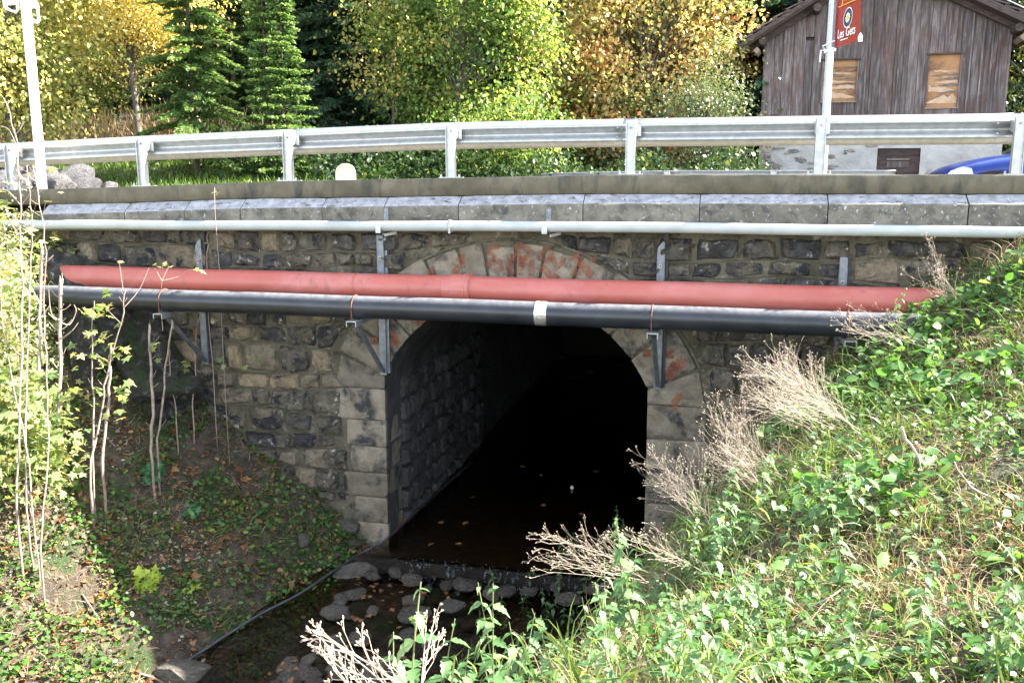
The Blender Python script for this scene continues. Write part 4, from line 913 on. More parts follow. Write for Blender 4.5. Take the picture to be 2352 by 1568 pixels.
# dry shrubs and tall dead grass at the foot of the trees, left
N = 5200; X = rng.uniform(-14, -5.6, N); Y = rng.uniform(20.6, 24.5, N); pos = np.stack([X, Y, [bz(a, b_) for a, b_ in zip(X, Y)]], 1)
d = rng.normal(size=(N, 3))*.22+np.array([0, 0, 1]); B1 = blade_t(4, .45, .03)
o = cloud_obj('tall_dry_grass', B1, pos, frames(rng.normal(size=(N, 3)), d), rng.uniform(.5, 1.5, N), rng.uniform(0, 1, N), M['l_straw']); tag(o, 'pale dead grass and stalks below the golden tree', 'grass', kind='stuff')
N = 34000; X = rng.uniform(-13, 1, N); Y = rng.uniform(14.6, 23, N); keep = X < -1-(.0)*Y; X, Y = X[keep], Y[keep]; N = len(X)
pos = np.stack([X, Y, [bz(a, b_)+.03 for a, b_ in zip(X, Y)]], 1); d = rng.normal(size=(N, 3))*.3+np.array([0, 0, 1])
o = cloud_obj('verge_grass', B1, pos, frames(rng.normal(size=(N, 3)), d), rng.uniform(.10, .25, N), rng.uniform(.05, .6, N), M['l_grass'], wscale=rng.uniform(.4, .9, N)); tag(o, 'short sunlit grass on the slope beyond the road', 'grass', kind='stuff')
# undergrowth at the forest edge, seen through the rail gap
N = 15000; u_ = rng.uniform(480, 1760, N); Y = rng.uniform(18.5, 22.5, N); X = (u_-1176)/F*Y
h_ = rng.uniform(0, 1, N)**1.4*1.1*(.6+.5*np.sin(X*1.7)**2); pos = np.stack([X, Y, [bz(a, b_) for a, b_ in zip(X, Y)]+h_], 1)
o = cloud_obj('forest_undergrowth', LEAF, pos, frames(rng.normal(size=(N, 3)), rng.normal(size=(N, 3))*.6+np.array([0, 0, 1])), rng.uniform(.06, .15, N), .35+.35*gnoise(pos, .9)+rng.normal(size=N)*.2, M['l_dark']); tag(o, 'dark undergrowth along the forest edge', 'undergrowth', kind='stuff')

N = 9000; s_ = rng.uniform(-4, 7, N); n_ = -rng.uniform(12.6, 17, N); z_ = rng.uniform(-3.85, .6, N)  # unseen leaves added behind the far mouth to keep the tunnel dark
pos = O[None]+s_[:, None]*SD+n_[:, None]*ND; pos[:, 2] = z_
pos = pos[(z_ < -1.0) | (s_ < 1.0)]; N = len(pos)
o = cloud_obj('added_thicket', LEAF, pos, frames(rng.normal(size=(N, 3)), rng.normal(size=(N, 3))), rng.uniform(.10, .22, N), rng.uniform(0, .6, N), M['l_dark'], origin=pos.mean(0)); tag(o, 'thicket of dark leaves added over the far mouth to darken the tunnel', 'bush')
# ------------------------------------------------------------------ barn
AH = R(17.0); HX = np.array([math.cos(AH), -math.sin(AH), 0]); HN = np.array([-math.sin(AH), -math.cos(AH), 0])
r0 = ray(1741, 400); HO = r0*(24.3); HO[2] = 0
def HL(x, n_, z): return HO+x*HX+n_*HN+np.array([0, 0, z])
def HP(u, v, n_=0):
    r_ = ray(u, v); t_ = (n_+HO@HN)/(r_@HN); q = r_*t_-HO; return float(q@HX), float(q[2])
HB = thing('wooden_barn', HL(2.9, -2, -1.4), 'old barn of weathered planks on a plastered stone base, with two boarded windows', 'barn')
xr = HP(2305, 300)[0]; zel = HP(1755, 92)[1]; zer = HP(2310, 62)[1]; xa, za = HP(2021, -80)
zbase = HP(1800, 300)[1]
def roofz(x): return zel+(za-zel)*x/xa if x < xa else za+(zer-za)*(x-xa)/(xr-xa)
wl = HP(1905, 140)+HP(1970, 232); wr = HP(2135, 127)+HP(2213, 246)
wins = [(HP(1893, 140)[0], HP(1970, 140)[0], wl[3], wl[1]), (wr[0], HP(2207, 127)[0], wr[3], wr[1])]
mb = MB(); mb.prism([HL(.05, -.10, zbase-.2), HL(xr-.05, -.10, zbase-.2), HL(xr-.05, -.10, zer-.05), HL(xa, -.10, za-.05), HL(.05, -.10, zel-.05)], -HN*6.5); mb.obj('barn_body', M['darkplank'], HB)
x = 0; k = 0
while x < xr:
    w_ = random.uniform(.20, .33); x1 = min(x+w_, xr); segs = [(zbase, None)]
    for e_ in (wins[0][0], wins[0][1], wins[1][0], wins[1][1]):
        if x+.02 < e_ < x1+.08: x1 = e_
    for (a, b_, z0, z1) in wins:
        if x1 > a+.03 and x < b_-.03: segs = [(zbase, z0), (z1, None)]
    dd = random.choice((.0, .012, .028))
    slot = x < HP(1856, 87)[0] < x1
    if slot: zs_ = HP(1856, 91)[1]; segs = [(zbase, zs_-.03), (zs_+.06, None)]
    for z0, z1 in segs:
        a0, a1 = x+.004, x1-.004
        g = random.uniform(0, .03) if z0 == zbase else 0
        if z1 is None: pr = [(a0, z0-g), (a1, z0-g), (a1, roofz(a1)-.02)]+([(xa, za-.02)] if a0 < xa < a1 else [])+[(a0, roofz(a0)-.02)]
        else: pr = [(a0, z0-g), (a1, z0-g), (a1, z1), (a0, z1)]
        mb = MB(); mb.prism([HL(px, dd, pz) for px, pz in pr], -HN*.03); mb.obj('plank', M['plank'], HB)
    x = x1; k += 1
# narrow battens on the right half
for u in (2060, 2072, 2122, 2150, 2170, 2195, 2222, 2248, 2270, 2292, 1985, 2020):
    x = HP(u, 200)[0]; z1 = roofz(x)-.05; z0 = zbase
    for (a, b_, w0, w1) in wins:
        if a-.02 < x < b_+.02: z0 = w1+.02
    mb = MB(); c = HL(x, .042, (z0+z1)/2); mb.box(c, HX*.018, HN*.010, (random.uniform(-.01, .01), 0, (z1-z0)/2)); mb.obj('batten', M['plank'], HB)
for wi, (a, b_, z0, z1) in enumerate(wins):
    mb = MB(); mb.box(HL((a+b_)/2, -.03, (z0+z1)/2), HX*(b_-a)/2, HN*.01, (0, 0, (z1-z0)/2)); W = mb.obj('boarded_window', M['ply'], HB)
    W['label'] = ['orange brown plywood board half hidden by the banner pole', 'orange brown plywood board with peeling veneer strips'][wi]
    for ds in ((a-.035, a), (b_, b_+.035)): 
        mb = MB(); mb.box(HL(sum(ds)/2, .0, (z0+z1)/2), HX*.018, HN*.035, (0, 0, (z1-z0)/2)); mb.obj('window_jamb', M['plank'], W)
    mb = MB(); mb.box(HL((a+b_)/2, .03, z1+.02), HX*((b_-a)/2+.08), HN*.05, (0, 0, .018)); mb.obj('window_head', M['darkplank'], W)
    mb = MB(); mb.box(HL((a+b_)/2, .03, z0-.02), HX*((b_-a)/2+.03), HN*.04, (0, 0, .015)); mb.obj('window_sill', M['paleend'], W)
    H_ = z1-z0; Wd = b_-a
    pieces = [(.05, .95, .30, .44, 'plypale'), (.10, .98, .46, .52, 'plypale'), (.02, .98, .60, .66, 'plypeel'), (.2, .9, .68, .71, 'plypale'), (.0, .98, .08, .26, 'plypale'), (.3, 1, .52, .58, 'plypeel'), (.15, 1, .40, .45, 'plypeel'), (.35, .95, .27, .32, 'plypeel')]
    for q0, q1, y0, y1_, mt in pieces:
        pr = []; K = 7
        for i in range(K+1): q = i/K; pr.append((a+Wd*(q0+(q1-q0)*q), z0+H_*(y0+random.uniform(-.012, .012)*(1 if 0 < i < K else 0))))
        side_ = random.choice((0, 1))
        for i in range(K, -1, -1): q = i/K; tq = q if side_ else 1-q; pr.append((a+Wd*(q0+(q1-q0)*q), z0+H_*(y0+(y1_-y0)*(1-.9*max(0, tq-.35)/.65)*(1-.5*random.random()*(i % 2)))))
        mb = MB(); mb.prism([HL(px, -.016, pz) for px, pz in pr], -HN*.003); mb.obj('veneer_strip', M[mt], W)
# plaster base with door
dx0, dz1 = HP(2016, 341); dx1 = HP(2115, 341)[0]
for a, b_, z0, z1 in ((0, dx0, -1.6, zbase), (dx1, xr, -1.6, zbase), (dx0, dx1, dz1, zbase)):
    vs = []; K = max(3, int((b_-a)/.08)); Kz = max(3, int((z1-z0)/.08))
    for i in range(K+1):
        for j in range(Kz+1):
            x = a+(b_-a)*i/K; z = z0+(z1-z0)*j/Kz; e = .02*mnoise.noise(Vector((x*4, z*4, 0)))+.012*mnoise.noise(Vector((x*11, z*11, 2)))
            vs.append(HL(x, .02+e, z))
    obj('plaster_base', vs, gridfaces(K+1, Kz+1)[:, ::-1], M['plaster'], HB)
    if a == 0:
        for i in range(34):                      # stones showing through the plaster
            sx = random.uniform(.15, b_-.1); sz_ = random.uniform(-.15, zbase-.15); w_, h_ = random.uniform(.07, .20), random.uniform(.03, .07)
            n = 7; poly = [(sx+w_*math.cos(6.283*i_/n)*random.uniform(.7, 1.1), sz_+h_*math.sin(6.283*i_/n)*random.uniform(.7, 1.1)) for i_ in range(n)]
            stone_obj('wall_stone', poly, M['rubble'], HB, .028, .045, 3000+i, .0, fr=HL)
        for zz_ in np.arange(-.5, zbase, .25): stone_obj('corner_stone', rect(.0, .3+.12*random.random(), zz_, zz_+.22), M['rubble'], HB, .035, .05, int(zz_*99)+5000, .0, fr=HL)
z = dz1; i = 0
DR = None
while z > -1.3:
    h_ = .20; mb = MB(); mb.box(HL((dx0+dx1)/2, -.06, z-h_/2), HX*((dx1-dx0)/2-.005), HN*.02, (0, 0, h_/2-.004)); o = mb.obj('door_plank', M['darkplank'], HB); z -= h_
mb = MB(); mb.box(HL((dx0+dx1)/2, -.035, HP(2065, 378)[1]), HX*.26, HN*.012, (0, 0, .075)); mb.obj('door_patch', M['plank'], HB)
mb = MB(); mb.box(HL((dx0+dx1)/2, -.03, HP(2065, 366)[1]), HX*.27, HN*.02, (0, 0, .014)); mb.obj('door_batten', M['paleend'], HB)
# roof: two slopes with overhang, beams and shingle courses
ov = .75
def roof_side(x0, z0, x1, z1, sgn):
    d = np.array([x1-x0, z1-z0]); ln = math.hypot(*d); d /= ln; up = np.array([-d[1], d[0]]) if sgn > 0 else np.array([d[1], -d[0]])
    if up[1] < 0: up = -up
    e = .62
    A0 = (x0-d[0]*e, z0-d[1]*e)
    # fascia beam
    def seg(a, b_, off, th, n0, n1, name, mat):
        p = [(a[0]+up[0]*off, a[1]+up[1]*off), (b_[0]+up[0]*off, b_[1]+up[1]*off), (b_[0]+up[0]*(off+th), b_[1]+up[1]*(off+th)), (a[0]+up[0]*(off+th), a[1]+up[1]*(off+th))]
        mb = MB(); mb.prism([HL(px, n1, pz) for px, pz in p], -HN*(n1-n0)); return mb.obj(name, mat, HB)
    seg(A0, (x1, z1), .02, .05, -6.6, ov, 'roof_boards', M['darkplank'])
    seg(A0, (x1, z1), .03, .14, ov-.06, ov, 'barge_board', M['beam'])
    seg(A0, (x1, z1), -.10, .12, .15, .28, 'rafter', M['beam'])
    L_ = ln+e; n = int(L_/.33)
    for i in range(n):
        a = (A0[0]+d[0]*L_*i/n, A0[1]+d[1]*L_*i/n); b_ = (A0[0]+d[0]*L_*(i+1.25)/n, A0[1]+d[1]*L_*(i+1.25)/n)
        for k_ in range(9):
            n0 = ov-.02-.55*k_; w_ = .53
            q = [(a[0]+up[0]*.23, a[1]+up[1]*.23), (b_[0]+up[0]*.17, b_[1]+up[1]*.17), (b_[0]+up[0]*.205, b_[1]+up[1]*.205), (a[0]+up[0]*.27, a[1]+up[1]*.27)]
            j = random.uniform(-.02, .02)
            if k_ < 3: mb = MB(); mb.prism([HL(px, n0+j, pz) for px, pz in q], -HN*w_); mb.obj('shingle', M['shingle'], HB)
    return A0, d, up
A0, dL, upL = roof_side(0, zel, xa, za, 1)
B0, dR, upR = roof_side(xr, zer, xa, za, -1)
mb = MB(); p0 = (B0[0]+upR[0]*.29, B0[1]+upR[1]*.29); p1 = (xa+upR[0]*.29, za+upR[1]*.29)
mb.prism([HL(p0[0], ov, p0[1]), HL(p1[0], ov, p1[1]), HL(p1[0]+upR[0]*.02, ov, p1[1]+upR[1]*.02), HL(p0[0]+upR[0]*.02, ov, p0[1]+upR[1]*.02)], -HN*6.5); mb.obj('roof_metal_sheet', M['metaledge'], HB)
# purlin ends and eave rafters
for px, pz, mt in ((-.02, zel-.10, 'beam'), (-.15, zel-.33, 'paleend'), (xr+.02, zer-.10, 'beam'), (xr+.12, zer-.32, 'paleend'), (xa*.47, roofz(xa*.47)-.14, 'beam'), (xa+(xr-xa)*.42, roofz(xa+(xr-xa)*.42)-.14, 'beam')):
    mb = MB(); mb.tube([HL(px, -.2, pz), HL(px, ov-.12, pz)], .10 if mt == 'beam' else .085, 10 if mt == 'beam' else 4); mb.obj('purlin_end', M[mt], HB)
for i in range(9):
    for x0_, z0_, d_ in ((0, zel, -1), (xr, zer, 1)):
        n_ = .1-.7*i; mb = MB(); mb.prism([HL(x0_+d_*.02, n_, z0_-.05), HL(x0_+d_*.50, n_, z0_-.30), HL(x0_+d_*.50, n_, z0_-.20), HL(x0_+d_*.02, n_, z0_+.06)], -HN*.12); mb.obj('eave_rafter', M['beam'], HB)

# ------------------------------------------------------------------ banner pole
T = thing('banner_pole', P(1898, 480, 14.6), 'tapered galvanised pole in front of the barn with rope tied round it', 'pole')
b0 = P(1886, 500, 14.6); b0[2] = -.66; tp1 = P(1917, 0, 14.9); d = tp1-b0; tp2 = b0+np.array([d[0]*0+0.0, 0, 7.5])
pc = P(1897, 267, 14.6); b0 = np.array([pc[0], pc[1], -.66])
mb = MB(); mb.tube([b0, b0+np.array([0, 0, 3.5]), b0+np.array([0, 0, 7.5])], [.072, .058, .045], 8); mb.obj('pole_shaft', M['galvpole'], T)
zr = P(1905, 120, 14.6)[2]
mb = MB(); c = np.array([b0[0], b0[1], zr]); mb.tube([c+np.array([.075*math.cos(a), .075*math.sin(a), .03*math.sin(a*1.5)]) for a in np.linspace(0, 6.3, 14)], .014, 6); mb.obj('rope_tie', M['whiteprint'], T)
mb = MB(); mb.tube([c+np.array([-.08, -.02, 0]), c+np.array([-.15, -.03, .0]), c+np.array([-.16, -.03, -.18])], .012, 6); mb.tube([c+np.array([-.08, -.03, .0]), c+np.array([-.13, -.03, .06]), c+np.array([.04, -.08, .14])], .010, 6); mb.obj('rope_end', M['whiteprint'], T)
# banner: fabric in a vertical plane running from the pole towards the camera
bx = b0[0]+.085; by = b0[1]; zb0 = P(1918, 116, 14.6)[2]; BW = .95
Bt = thing('banner', (bx, by-.4, zb0), 'dark red event banner with yellow and white print hanging from the pole', 'banner')
def BNP(q, z, off=0): return np.array([bx+.02*q-off+.02*math.sin(q*5+z*2), by-q, z])
vs = []; K, J = 12, 24
for i in range(K+1):
    for j in range(J+1): vs.append(BNP(BW*i/K, zb0+2.6*j/J))
o = obj('banner_cloth', vs, gridfaces(K+1, J+1), M['banner'], Bt, origin=BNP(.4, zb0+1))
mb = MB(); mb.tube([BNP(BW, zb0-.02), BNP(BW, zb0+.05), BNP(BW, zb0+.10)], [.03, .035, .008], 8); mb.obj('banner_weight', M['whiteprint'], Bt)
def text_part(body, q0, z0, h, width, mat, name, shear=0):
    cu = bpy.data.curves.new('t', 'FONT'); cu.body = body; cu.size = 1; cu.resolution_u = 3; cu.offset = .012; ob = bpy.data.objects.new('t', cu); COL.objects.link(ob)
    dg = bpy.context.evaluated_depsgraph_get(); me = bpy.data.meshes.new_from_object(ob.evaluated_get(dg)); bpy.data.objects.remove(ob)
    co = np.array([v.co[:] for v in me.vertices]); x0, x1 = co[:, 0].min(), co[:, 0].max()
    fs = [tuple(p.vertices) for p in me.polygons]; vs = [BNP(q0+(c[0]-x0)/(x1-x0)*width, z0+c[1]*h, .006) for c in co]
    obj(name, vs, fs, M[mat], Bt, origin=BNP(q0, z0))
zz0 = zb0
def bpx(u, v):   # banner pixel to (q, z)
    r_ = ray(u, v); t_ = bx/r_[0]; p_ = r_*t_; return by-p_[1], p_[2]
text_part('12 au 14', .16, zz0+.95, .30, .62, 'yellowprint', 'printed_date')
text_part('juillet', .18, zz0+.68, .30, .50, 'yellowprint', 'printed_month')
mb = MB()
def strip(q0, z0, q1, z1, h, name, mat):
    obj(name, [BNP(q0, z0, .006), BNP(q1, z1, .006), BNP(q1, z1+h, .006), BNP(q0, z0+h, .006)], [(0, 1, 2, 3)], M[mat], Bt)
strip(.08, zz0+.60, .88, zz0+.60, .012, 'printed_line', 'yellowprint'); strip(.08, zz0+1.24, .88, zz0+1.24, .012, 'printed_line', 'yellowprint')
def disc(q, z, r_, mat, off, name, pts=24, star=0):
    vs = [BNP(q, z, off)]+[BNP(q+r_*(1-(star if i % 2 else 0))*math.cos(6.2832*i/pts), z+r_*(1-(star if i % 2 else 0))*math.sin(6.2832*i/pts), off) for i in range(pts)]
    obj(name, vs, [(0, 1+i, 1+(i+1) % pts) for i in range(pts)], M[mat], Bt)
disc(.44, zz0+.40, .150, 'whiteprint', .006, 'emblem_ring'); disc(.44, zz0+.40, .136, 'navyprint', .008, 'emblem_field'); disc(.44, zz0+.40, .085, 'whiteprint', .010, 'emblem_rays', 20, .35); disc(.44, zz0+.40, .055, 'yellowprint', .012, 'emblem_sun', 16, .25)
text_part('Les Gets', .14, zz0+.13, .19, .60, 'whiteprint', 'printed_name')
strip(.25, zz0+.085, .50, zz0+.085, .014, 'printed_underline', 'whiteprint')
# left white post with hoop frames
T = thing('white_post', L(WP(97, 436, .0)[0], -.02, ptop(-6.4)), 'tall white square post with rounded hoop frames, standing on the parapet at the left', 'post')
s_ = WP(97, 436, -.02)[0]
mb = MB(); zb = ptop(s_); mb.lbox(s_-.042, s_+.042, -.07, .01, zb-.0, 3.4); mb.obj('post_shaft', M['whitepost'], T)
c = L(s_, -.03, P(66, 20, 12)[2])
for k_, (dx, dz, w_, h_) in enumerate(((-.22, .02, .28, .26), (.11, -.12, .20, .26), (.14, .18, .2, .3))):
    ca = c+SD*dx+np.array([0, 0, dz]); pts_ = []
    for a in range(0, 361, 15):
        ex = math.copysign(abs(math.cos(R(a)))**.45, math.cos(R(a))); ey = math.copysign(abs(math.sin(R(a)))**.45, math.sin(R(a)))
        pts_.append(ca+SD*ex*w_/2+ND*ex*.05+np.array([0, 0, ey*h_/2-ex*.04]))
    mb = MB(); mb.tube(pts_, .018, 6, False); mb.obj('hoop_frame', M['whitepost'], T)
for dx in (-.2, .08):
    ca = c+SD*dx+np.array([0, 0, .05 if dx < 0 else -.0]); mb = MB(); mb.box(ca, SD*(.11 if dx < 0 else .05), ND*.03, (0, 0, .09)); mb.obj('lamp_panel', M['whitepost'], T)
# round topped white board beyond the parapet
p = P(793, 398, 13.5); T = thing('marker_board', (p[0], p[1], -.66), 'small round topped white marker board just showing above the parapet', 'sign')
mb = MB(); pr = [np.array([p[0]+.145*math.cos(R(a)), p[1], p[2]+.145*math.sin(R(a))*.98]) for a in range(0, 181, 12)]+[np.array([p[0]-.145, p[1], -.3]), np.array([p[0]+.145, p[1], -.3])]
mb.prism(pr, (0, .05, 0)); mb.obj('board', M['whitepost'], T)
mb = MB(); mb.tube([(p[0]+.115*math.cos(R(a)), p[1]-.004, p[2]+.113*math.sin(R(a))) for a in range(0, 181, 12)], .008, 5, False); mb.obj('board_rim', M['yellowprint'], T)
mb = MB(); mb.tube([(p[0], p[1]+.03, -.66), (p[0], p[1]+.03, -.3)], .03, 8); mb.obj('board_leg', M['galvold'], T)

# ------------------------------------------------------------------ blue car (nose to the left)
cf = P(2158, 395, 16.6); CX = np.array([math.cos(R(12)), -math.sin(R(12)), 0]); CN = np.array([-math.sin(R(12)), -math.cos(R(12)), 0]); CO = np.array([cf[0], cf[1], -.68])+CX*.05
def CL(x, y, z): return CO+x*CX+y*CN+np.array([0, 0, z])
CAR = thing('parked_car', CL(2.2, -.85, 0), 'blue hatchback car parked in front of the barn, only its nose in view', 'car')
# stations along the car: x, half width, z bottom, z shoulder, z top, half width top
ST = [(0.0, .50, .30, .42, .50, .45), (.06, .68, .25, .56, .64, .60), (.25, .78, .22, .66, .76, .66), (.6, .84, .20, .76, .86, .68), (1.0, .86, .20, .83, .94, .68), (1.35, .865, .20, .88, .985, .70),
      (1.6, .87, .20, .91, 1.10, .66), (2.0, .87, .20, .93, 1.36, .60), (2.4, .87, .20, .94, 1.46, .58), (3.0, .87, .20, .95, 1.47, .57), (3.5, .86, .20, .95, 1.42, .56), (3.9, .84, .22, .95, 1.25, .55), (4.1, .78, .3, .9, .98, .6), (4.18, .7, .35, .8, .85, .55)]
NA = 20
wx = (.86, 3.35); wr_ = .335
vs = []; secs = []
for x in np.concatenate([np.arange(0, 4.18, .06), [4.18]]):
    row = [itp(x, [s[0] for s in ST], [s[j] for s in ST]) for j in range(1, 6)]; hw, zb, zs_, zt, hwt = row
    zarch = zb
    for cxx in wx:
        if abs(x-cxx) < .38: zarch = max(zarch, .31+math.sqrt(.38**2-(x-cxx)**2))
    prof_ = [(hw-.02, zarch), (hw, max(zarch, .45)+.0), (hw, zs_-.10 if zs_-.10 > zarch else zarch), (hw-.02, zs_), (hwt+.04, zs_+(zt-zs_)*.55), (hwt-.06, zt-.01), (hwt*.5, zt+.012), (0, zt+.018)]
    ring = [(y, z) for y, z in prof_]+[(-y, z) for y, z in prof_[-2::-1]]
    secs.append([CL(x, -.87+y, z) for y, z in ring])
nr = len(secs[0]); vs = [p for s in secs for p in s]
body = obj('car_body', vs, gridfaces(len(secs), nr)[:, ::-1], M['carblue'], CAR, smooth=True)
def cyl(x, y0, y1, z, r0_, mat, name, par, sides=28):
    mb = MB(); mb.tube([CL(x, y0, z), CL(x, y1, z)], r0_, sides); return mb.obj(name, M[mat], par)
for cxx in wx:
    for y0, y1 in ((-.02-.20, -.03), (-1.71, -1.52)):
        wl_ = cyl(cxx, y0, y1, .31, .31, 'tyre', 'wheel', CAR); cyl(cxx, y1+.002 if y1 > -.5 else y0-.004, y1+.006 if y1 > -.5 else y0-.001, .31, .20, 'rim', 'rim', wl_)
    cyl(cxx, -.30, -.05, .33, .375, 'cardark', 'wheel_arch', CAR)
    mb = MB(); mb.tube([CL(cxx+.385*math.cos(R(a)), .003, .31+.385*math.sin(R(a))) for a in range(0, 181, 10)], .014, 6, False); mb.obj('arch_lip', M['cardark'], CAR)
mb = MB(); mb.prism([CL(.10, -.03, .64), CL(.52, -.0-.005, .64), CL(.48, -.005, .74), CL(.34, -.03, .775), CL(.16, -.09, .70)], CN*.02); mb.obj('headlight', M['lamp'], CAR)
for k_ in range(4): mb = MB(); mb.box(CL(.03, -.55, .53+.035*k_), CX*.03, CN*.32, (0, 0, .008)); mb.obj('grille_bar', M['cardark'], CAR)
mb = MB(); mb.box(CL(.05, -.6, .38), CX*.05, CN*.3, (0, 0, .06)); mb.obj('lower_grille', M['cardark'], CAR)
mb = MB(); mb.prism([CL(1.62, -.10, 1.00), CL(2.0, -.20, 1.34), CL(2.9, -.23, 1.40), CL(2.9, -.06, .98)], CN*.03); mb.obj('side_window', M['glass'], CAR)
mb = MB(); mb.prism([CL(1.42, -.18, 1.02), CL(1.42, -1.55, 1.02), CL(2.08, -1.46, 1.41), CL(2.08, -.28, 1.41)], (-.02, -.01, .03)); mb.obj('windscreen', M['glass'], CAR)
mb = MB(); mb.box(CL(1.75, .03, 1.0), CX*.07, CN*.08, (0, 0, .055)); mb.obj('wing_mirror', M['carblue'], CAR)

# ------------------------------------------------------------------ vegetation on the banks
def sample_sn(N, s0, s1, n0, n1): return rng.uniform(s0, s1, N), rng.uniform(n0, n1, N)
def on_ground(s_, n_, lift=0.0):
    z = gz(s_, n_)+lift; p = O[None]+s_[:, None]*SD+n_[:, None]*ND; p[:, 2] = z; return p
def visible(p, m=120):
    y = p[:, 1]*math.cos(TH)-p[:, 2]*math.sin(TH); yy = p[:, 1]*math.sin(TH)+p[:, 2]*math.cos(TH)
    u = 1176+F*p[:, 0]/np.maximum(y, .01); v = 784-F*yy/np.maximum(y, .01)
    return (y > .9) & (u > -m) & (u < 2352+m) & (v > 300) & (v < 1568+2.5*m), u, v
def not_stream(s_, n_, mL=.15, mR=.15):
    eL = np.array([edgeL(x) for x in n_]); eR = np.array([edgeR(x) for x in n_]); return (s_ < eL-mL) | (s_ > eR+mR)
# right bank grass
def grassfield(name, label, N, s0, s1, n0, n1, hmin, hmax, colr, mat, tp_, wmul, lean, dens_k=None, cat='grass'):
    s_, n_ = sample_sn(N, s0, s1, n0, n1); ok = not_stream(s_, n_); s_, n_ = s_[ok], n_[ok]
    p = on_ground(s_, n_, -.02); vis, u, v = visible(p, 160); vis &= (n_ < 6.3) | (rng.uniform(0, 1, len(n_)) < .45); p = p[vis]
    if dens_k is not None: g = gnoise(p, dens_k[0], dens_k[2]); k = g > dens_k[1]; p = p[k]
    n = len(p); up = rng.normal(size=(n, 3))*lean[0]+np.array([lean[1], lean[2], 1]); y = rng.normal(size=(n, 3))
    # template grows along local z, bends along local y
    z_ = up/np.linalg.norm(up, axis=1, keepdims=True); x = np.cross(y, z_); x /= np.linalg.norm(x, axis=1, keepdims=True); yy = np.cross(z_, x)
    fr = np.stack([x, yy, z_], 2); sz = rng.uniform(hmin, hmax, n)
    o = cloud_obj(name, tp_, p, fr, sz, rng.uniform(colr[0], colr[1], n), M[mat], wscale=rng.uniform(.7, 1.3, n)*wmul)
    return tag(o, label, cat, kind='stuff')
BL = blade_t(5, .8, 1.0); BL2 = blade_t(5, 1.25, 1.0); BS_ = blade_t(3, .5, 1.0)
grassfield('bank_grass', 'green grass blades all over the right bank', 42000, .3, 8, 0, 10, .10, .34, (0, .72), 'l_grass', BL2, .010, (.5, -.35, -.15), (.9, -.2, 0))
grassfield('dry_grass', 'straw coloured dead grass over the right bank', 60000, .3, 8, 0, 10, .12, .38, (.1, 1), 'l_straw', BL2, .006, (.7, -.6, -.2), (1.1, -.08, 7))
grassfield('long_grass', 'long arching green grass on the right bank', 6000, 1, 7, .5, 9.5, .35, .65, (.2, .7), 'l_grass', BL2, .014, (.35, -.5, -.3), (.6, .0, 3))
grassfield('bank_grass', 'thin grass on the left bank', 9000, -9, -1.6, 0, 7, .06, .22, (0, .9), 'l_grass', BL, .007, (.5, .2, -.1), (1.1, .0, 11))
grassfield('dry_grass', 'pale dry grass on the left bank', 22000, -9, -1.6, 0, 7, .08, .30, (0, 1), 'l_straw', BL2, .005, (.7, .3, -.2), (1.4, -.05, 5))
# leafy ground cover
def leafcover(name, label, N, s0, s1, n0, n1, size, mat, lift, dens_k, tp_=LEAF, col=(0, 1), up=.8, cond=None):
    s_, n_ = sample_sn(N, s0, s1, n0, n1); ok = not_stream(s_, n_, .1, .1); s_, n_ = s_[ok], n_[ok]
    if cond is not None: k = cond(s_, n_); s_, n_ = s_[k], n_[k]
    h = rng.uniform(0, 1, len(s_))**1.5*lift; p = on_ground(s_, n_, h); vis, u, v = visible(p); p = p[vis]
    g = gnoise(p, dens_k[0], dens_k[2]); p = p[g > dens_k[1]]; n = len(p)
    d = rng.normal(size=(n, 3)); d[:, 2] *= .45
    o = cloud_obj(name, tp_, p, frames(d, rng.normal(size=(n, 3))*.45+np.array([.1, -.15, up])), rng.uniform(size[0], size[1], n), rng.beta(2, 2, n)*(col[1]-col[0])+col[0], M[mat])
    return tag(o, label, 'ground cover', kind='stuff')
leafcover('leafy_ground_cover', 'green leafy weeds carpeting the right bank', 34000, .5, 8, 0, 10, (.02, .085), 'l_broad', .18, (.75, .10, 0), col=(0, .95))
leafcover('leafy_ground_cover', 'bright green broad leaved weeds high on the right bank', 9000, 2.8, 6.5, .6, 5.5, (.05, .13), 'l_broad', .22, (.9, .08, 4), col=(.1, .95))
leafcover('leafy_ground_cover', 'low nettle undergrowth along the stream side of the right bank', 10000, .6, 4.2, 1.0, 8.5, (.03, .07), 'l_nettle', .22, (.9, .0, 9), tp_=LEAF)
leafcover('leafy_ground_cover', 'small round green leaves on the left bank', 54000, -9, -1.5, 0, 7, (.02, .08), 'l_ground', .16, (1.5, -.18, 2))
leafcover('leaf_litter', 'brown fallen leaves and scraps on the left bank', 24000, -9, -1.5, 0, 7, (.02, .08), 'l_litter', .03, (.9, -.45, 6), up=1.4)
leafcover('leaf_litter', 'brown dead leaves between the grass of the right bank', 5000, 1, 8, 0, 10, (.03, .08), 'l_litter', .05, (1.2, .0, 8), up=1.0)
leafcover('leafy_bushes', 'sunlit pale green growth on the far left of the bank', 15000, -8.5, -5.4, .1, 5, (.04, .11), 'l_sap', .50, (1.1, -.25, 5), tp_=MAP, col=(0, 1))
leafcover('pale_litter', 'bleached dead leaves and grass bits on the sunlit lower left slope', 16000, -9, -3.0, 1.0, 6.5, (.015, .06), 'l_pale', .05, (1.4, -.15, 3), up=1.0)
grassfield('dead_stems', 'tangle of brown dead stems over the right bank', 11000, .6, 8, 0, 10, .2, .6, (0, 1), 'l_brown', BL2, .005, (.9, -.6, -.2), (.75, -.18, 0))
